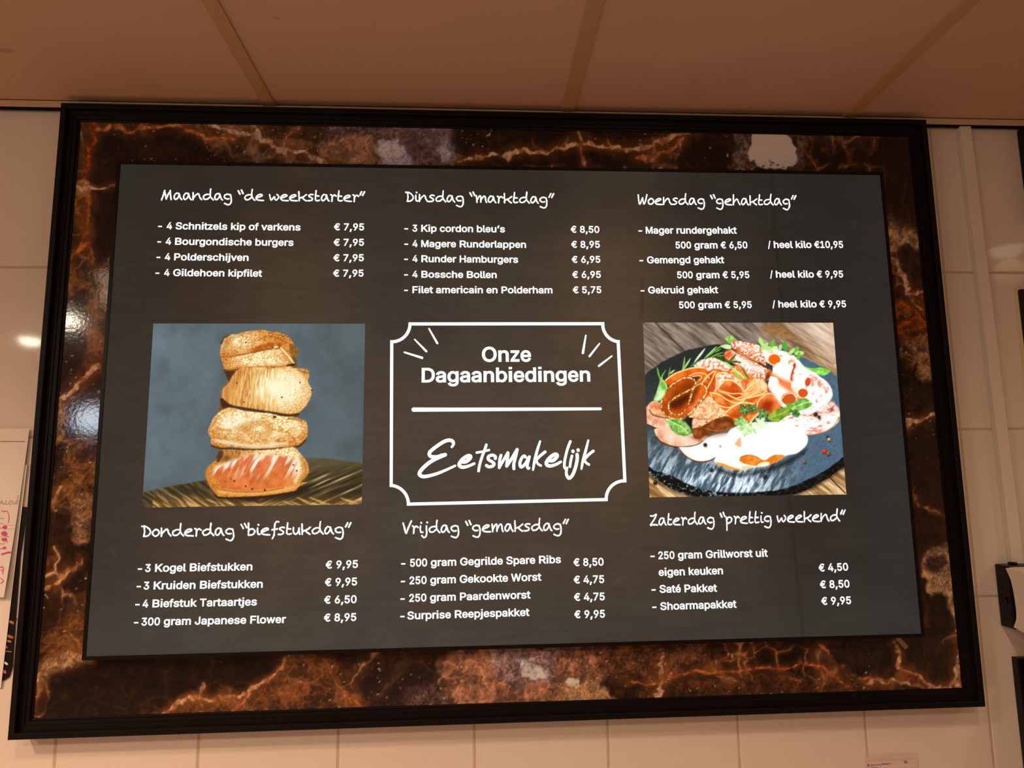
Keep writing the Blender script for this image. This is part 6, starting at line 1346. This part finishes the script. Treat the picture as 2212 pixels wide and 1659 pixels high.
cab = empty('wall_cabinet', (1.25, 0, 2.1), 'dark cabinet side just inside the upper right edge', 'cabinet')
bm = bmesh.new(); box(bm, (1.118, -0.030, 2.12), (1.55, -0.0006, 2.3265), 0.002)
bm_obj('cabinet_body', bm, (M['black'],), cab)
bm = bmesh.new(); box(bm, (1.121, -0.036, 2.123), (1.547, -0.0305, 2.3235), 0.0015)
bm_obj('cabinet_door', bm, (M['bezel'],), cab)

# ------------------------------------------------------------------ papers pinned to the tiles left of the board
def sheet(name, pts_px, Y, thick, m, parent, curl=0.0):
    """paper whose corners are where the photograph shows them on the wall; curl lifts the lower edge"""
    c = [at(x, y, Y) for x, y in pts_px]
    bm = bmesh.new()
    n, k = 10, 7
    G = []
    for side in (0, 1):
        rows = []
        for i in range(n + 1):
            t = i / n
            L = c[0] * (1 - t) + c[3] * t; Rr = c[1] * (1 - t) + c[2] * t
            rows.append([bm.verts.new(Vector(L * (1 - u) + Rr * u + np.array([0, -curl * t * t * (0.4 + 0.6 * u) - (thick if side == 0 else 0), 0]))) for u in np.linspace(0, 1, k)])
        G.append(rows)
    for rows in G:
        for a, b in zip(rows[:-1], rows[1:]):
            for q in range(k - 1): bm.faces.new([a[q], a[q + 1], b[q + 1], b[q]])
    ring = lambda g: [g[0][q] for q in range(k)] + [g[i][k - 1] for i in range(1, n + 1)] + [g[n][q] for q in range(k - 2, -1, -1)] + [g[i][0] for i in range(n - 1, 0, -1)]
    A, B = ring(G[0]), ring(G[1])
    for i in range(len(A)): bm.faces.new([A[i], A[(i + 1) % len(A)], B[(i + 1) % len(A)], B[i]])
    return bm_obj(name, bm, (m,), parent)
def marks(name, strokes, Y, m, parent, f=lambda x, y: (x, y)):
    ch = []
    if name == 'printed_mark' and len(strokes) > 1:
        for st in strokes: marks(name, [st], Y, m, parent, f)
        return
    for p, w in strokes:
        V, F = ribbon(p, w, jitter=0.12, seg=4)
        ch.append((np.array([at(*f(x, y), Y) for x, y in V]), F))
    return flat_mesh(name, ch, m, parent)

card = empty('printed_card', (*at(20, 1300, -0.0022),), 'black card with a few coloured marks peeking out beside the frame behind the papers', 'card')
bm = bmesh.new()
pl = [at(x, y, -0.0022) for x, y in [(-60, 1095), (60, 1095), (44, 1200), (34, 1330), (27, 1440), (20, 1462), (8, 1470), (-60, 1474)]]
prism(bm, [(q[0], q[2]) for q in pl], -0.0030, -0.0008)
bm_obj('card_board', bm, (M['black'],), card)
fz = lambda x, y: (x / 2.765, 900 + y / 2.765)
marks('printed_mark', [([(62, 1225), (76, 1232)], 16), ([(52, 1310), (72, 1318)], 16), ([(46, 1340), (62, 1344)], 12), ([(38, 1401), (66, 1404)], 6)], -0.0032, M['orange'], card, fz)
marks('printed_mark', [([(30, 1470), (42, 1478)], 12)], -0.0032, M['paper'], card, fz)
marks('printed_mark', [([(20, 1520), (30, 1526)], 18), ([(36, 1370), (42, 1380)], 8)], -0.0032, M['pink'], card, fz)

under = empty('note_sheet', (*at(0, 1300, -0.0042),), 'lined paper sheet hanging lower, under the sheet with pink marks', 'paper')
sheet('paper', [(-240, 1010), (59, 1004), (2, 1486), (-290, 1500)], -0.0042, 0.0004, M['paper'], under)
marks('ruled_line', [([(-60, 1290 + 11 * k), (12, 1290 + 11 * k)], 0.8) for k in range(9)], -0.0045, M['faint'], under)

over = empty('note_sheet', (*at(0, 1100, -0.0065),), 'white paper sheet with pink marker marks left of the frame', 'paper')
sheet('paper', [(-230, 924), (64, 926), (17, 1288), (-275, 1284)], -0.0060, 0.0004, M['paper'], over, 0.010)
def on_sheet(x, y):
    t = np.clip((y - 925) / 362, 0, 1); return -0.0060 - 0.010 * t * t * 0.98 - 0.0012
def sheet_marks(name, strokes, m, f):
    ch = []
    for p, w in strokes:
        V, F = ribbon(p, w, jitter=0.15, seg=4)
        ch.append((np.array([at(*f(x, y), on_sheet(*f(x, y))) for x, y in V]), F))
    return flat_mesh(name, ch, m, over)
gz = lambda x, y: (x / 6.917, 1000 + y / 6.917)
sheet_marks('printed_rule', [([(-700, -322), (370, -321)], 10)], M['rule'], gz)
sheet_marks('pencil_writing', [([(-30, 580), (-10, 620), (10, 585), (20, 560), (30, 610)], 7), ([(40, 585), (55, 620), (75, 600)], 7), ([(85, 560), (85, 620), (120, 610)], 7), ([(130, 580), (140, 620), (165, 610), (170, 580), (160, 560), (135, 585)], 7),
                              ([(190, 570), (200, 615), (230, 600)], 7), ([(265, 490), (262, 560), (262, 605), (240, 610), (235, 580), (262, 560)], 7), ([(20, 720), (60, 715)], 14), ([(-20, 830), (55, 828)], 8), ([(-20, 905), (45, 900)], 8), ([(-20, 1100), (150, 1105)], 5), ([(-20, 1210), (60, 1206)], 10), ([(60, 930), (250, 932)], 4), ([(100, 985), (260, 985)], 4)], M['faint'], gz)
sheet_marks('pink_writing', [([(60, 730), (100, 722), (125, 760), (132, 830), (120, 890)], 9), ([(50, 960), (70, 945), (90, 960), (75, 980), (55, 972)], 24), ([(-10, 975), (40, 968)], 8), ([(30, 1050), (60, 1035), (90, 1055), (70, 1075), (40, 1070)], 34), ([(60, 1080), (110, 1095)], 10),
                            ([(30, 1140), (60, 1130), (90, 1135), (70, 1160), (40, 1155)], 22), ([(95, 1150), (108, 1190)], 9), ([(45, 1270), (70, 1258), (80, 1270), (60, 1282)], 18), ([(-10, 1285), (40, 1278)], 8), ([(30, 1365), (75, 1350), (150, 1335)], 26),
                            ([(0, 1560), (40, 1555), (42, 1610), (10, 1600)], 12), ([(42, 1600), (40, 1660)], 8), ([(0, 1720), (50, 1760), (10, 1800)], 10)], M['pink'], gz)

note = empty('taped_note', (*at(1925, 1650, -0.002),), 'small pale note with blue handwriting taped below the frame at the lower right', 'note')
sheet('paper', [(1870, 1637), (1981, 1629), (1990, 1760), (1876, 1772)], -0.0016, 0.0003, M['notepaper'], note)
hz = lambda x, y: (1780 + x / 5.12, 1560 + y / 5.12)
marks('blue_writing', [([(480, 490), (485, 465), (500, 470), (488, 478), (505, 488), (488, 492)], 5), ([(515, 485), (530, 470), (535, 485), (550, 470)], 5), ([(560, 480), (580, 468), (590, 480)], 5), ([(600, 478), (612, 465), (618, 478)], 5), ([(630, 475), (650, 455), (655, 470), (670, 458), (680, 470), (695, 455), (705, 468), (720, 455), (738, 462)], 6),
                       ([(520, 503), (560, 498), (600, 505)], 4), ([(620, 500), (625, 512)], 4), ([(480, 545), (560, 540), (640, 545)], 5)], -0.0024, M['ink'], note, hz)
marks('blue_number', [([(880, 430), (900, 436), (890, 455)], 6), ([(905, 455), (900, 435), (922, 440), (915, 458)], 6)], -0.0024, M['ink'], note, hz)
marks('ruled_line', [([(470, 430), (700, 412), (1020, 404)], 2.2), ([(480, 470), (900, 452), (1020, 448)], 1.6), ([(480, 520), (1030, 500)], 1.6)], -0.0022, M['faint'], note, hz)
M['tape'] = mat('clear_tape', (0.9, 0.84, 0.76), 0.06, 0.5, noise=0.02, nscale=40)
nt = M['tape'].node_tree
mxs = nt.nodes.new('ShaderNodeMixShader'); mxs.inputs[0].default_value = 0.3
nt.links.new(nt.nodes.new('ShaderNodeBsdfTransparent').outputs[0], mxs.inputs[1])
nt.links.new(nt.nodes['Principled BSDF'].outputs[0], mxs.inputs[2])
nt.links.new(mxs.outputs[0], nt.nodes['Material Output'].inputs['Surface'])
bm = bmesh.new()
rows = []
for x in np.linspace(1866, 1978, 15):
    u = (x - 1866) / 112
    top = at(x, 1624 - 3 * u, -0.0019); bot = at(x, 1646 - 3 * u, -0.0019)
    rows.append([bm.verts.new((*(top * (1 - t) + bot * t + np.array([0, -0.0012 * math.sin(math.pi * t) * (0.6 + 0.4 * math.sin(9 * u)) - 0.0007, 0])),)) for t in np.linspace(0, 1, 7)])
for a, b in zip(rows[:-1], rows[1:]):
    for k in range(6): bm.faces.new([a[k], a[k + 1], b[k + 1], b[k]])
bm_obj('clear_tape', bm, (M['tape'],), note, True)
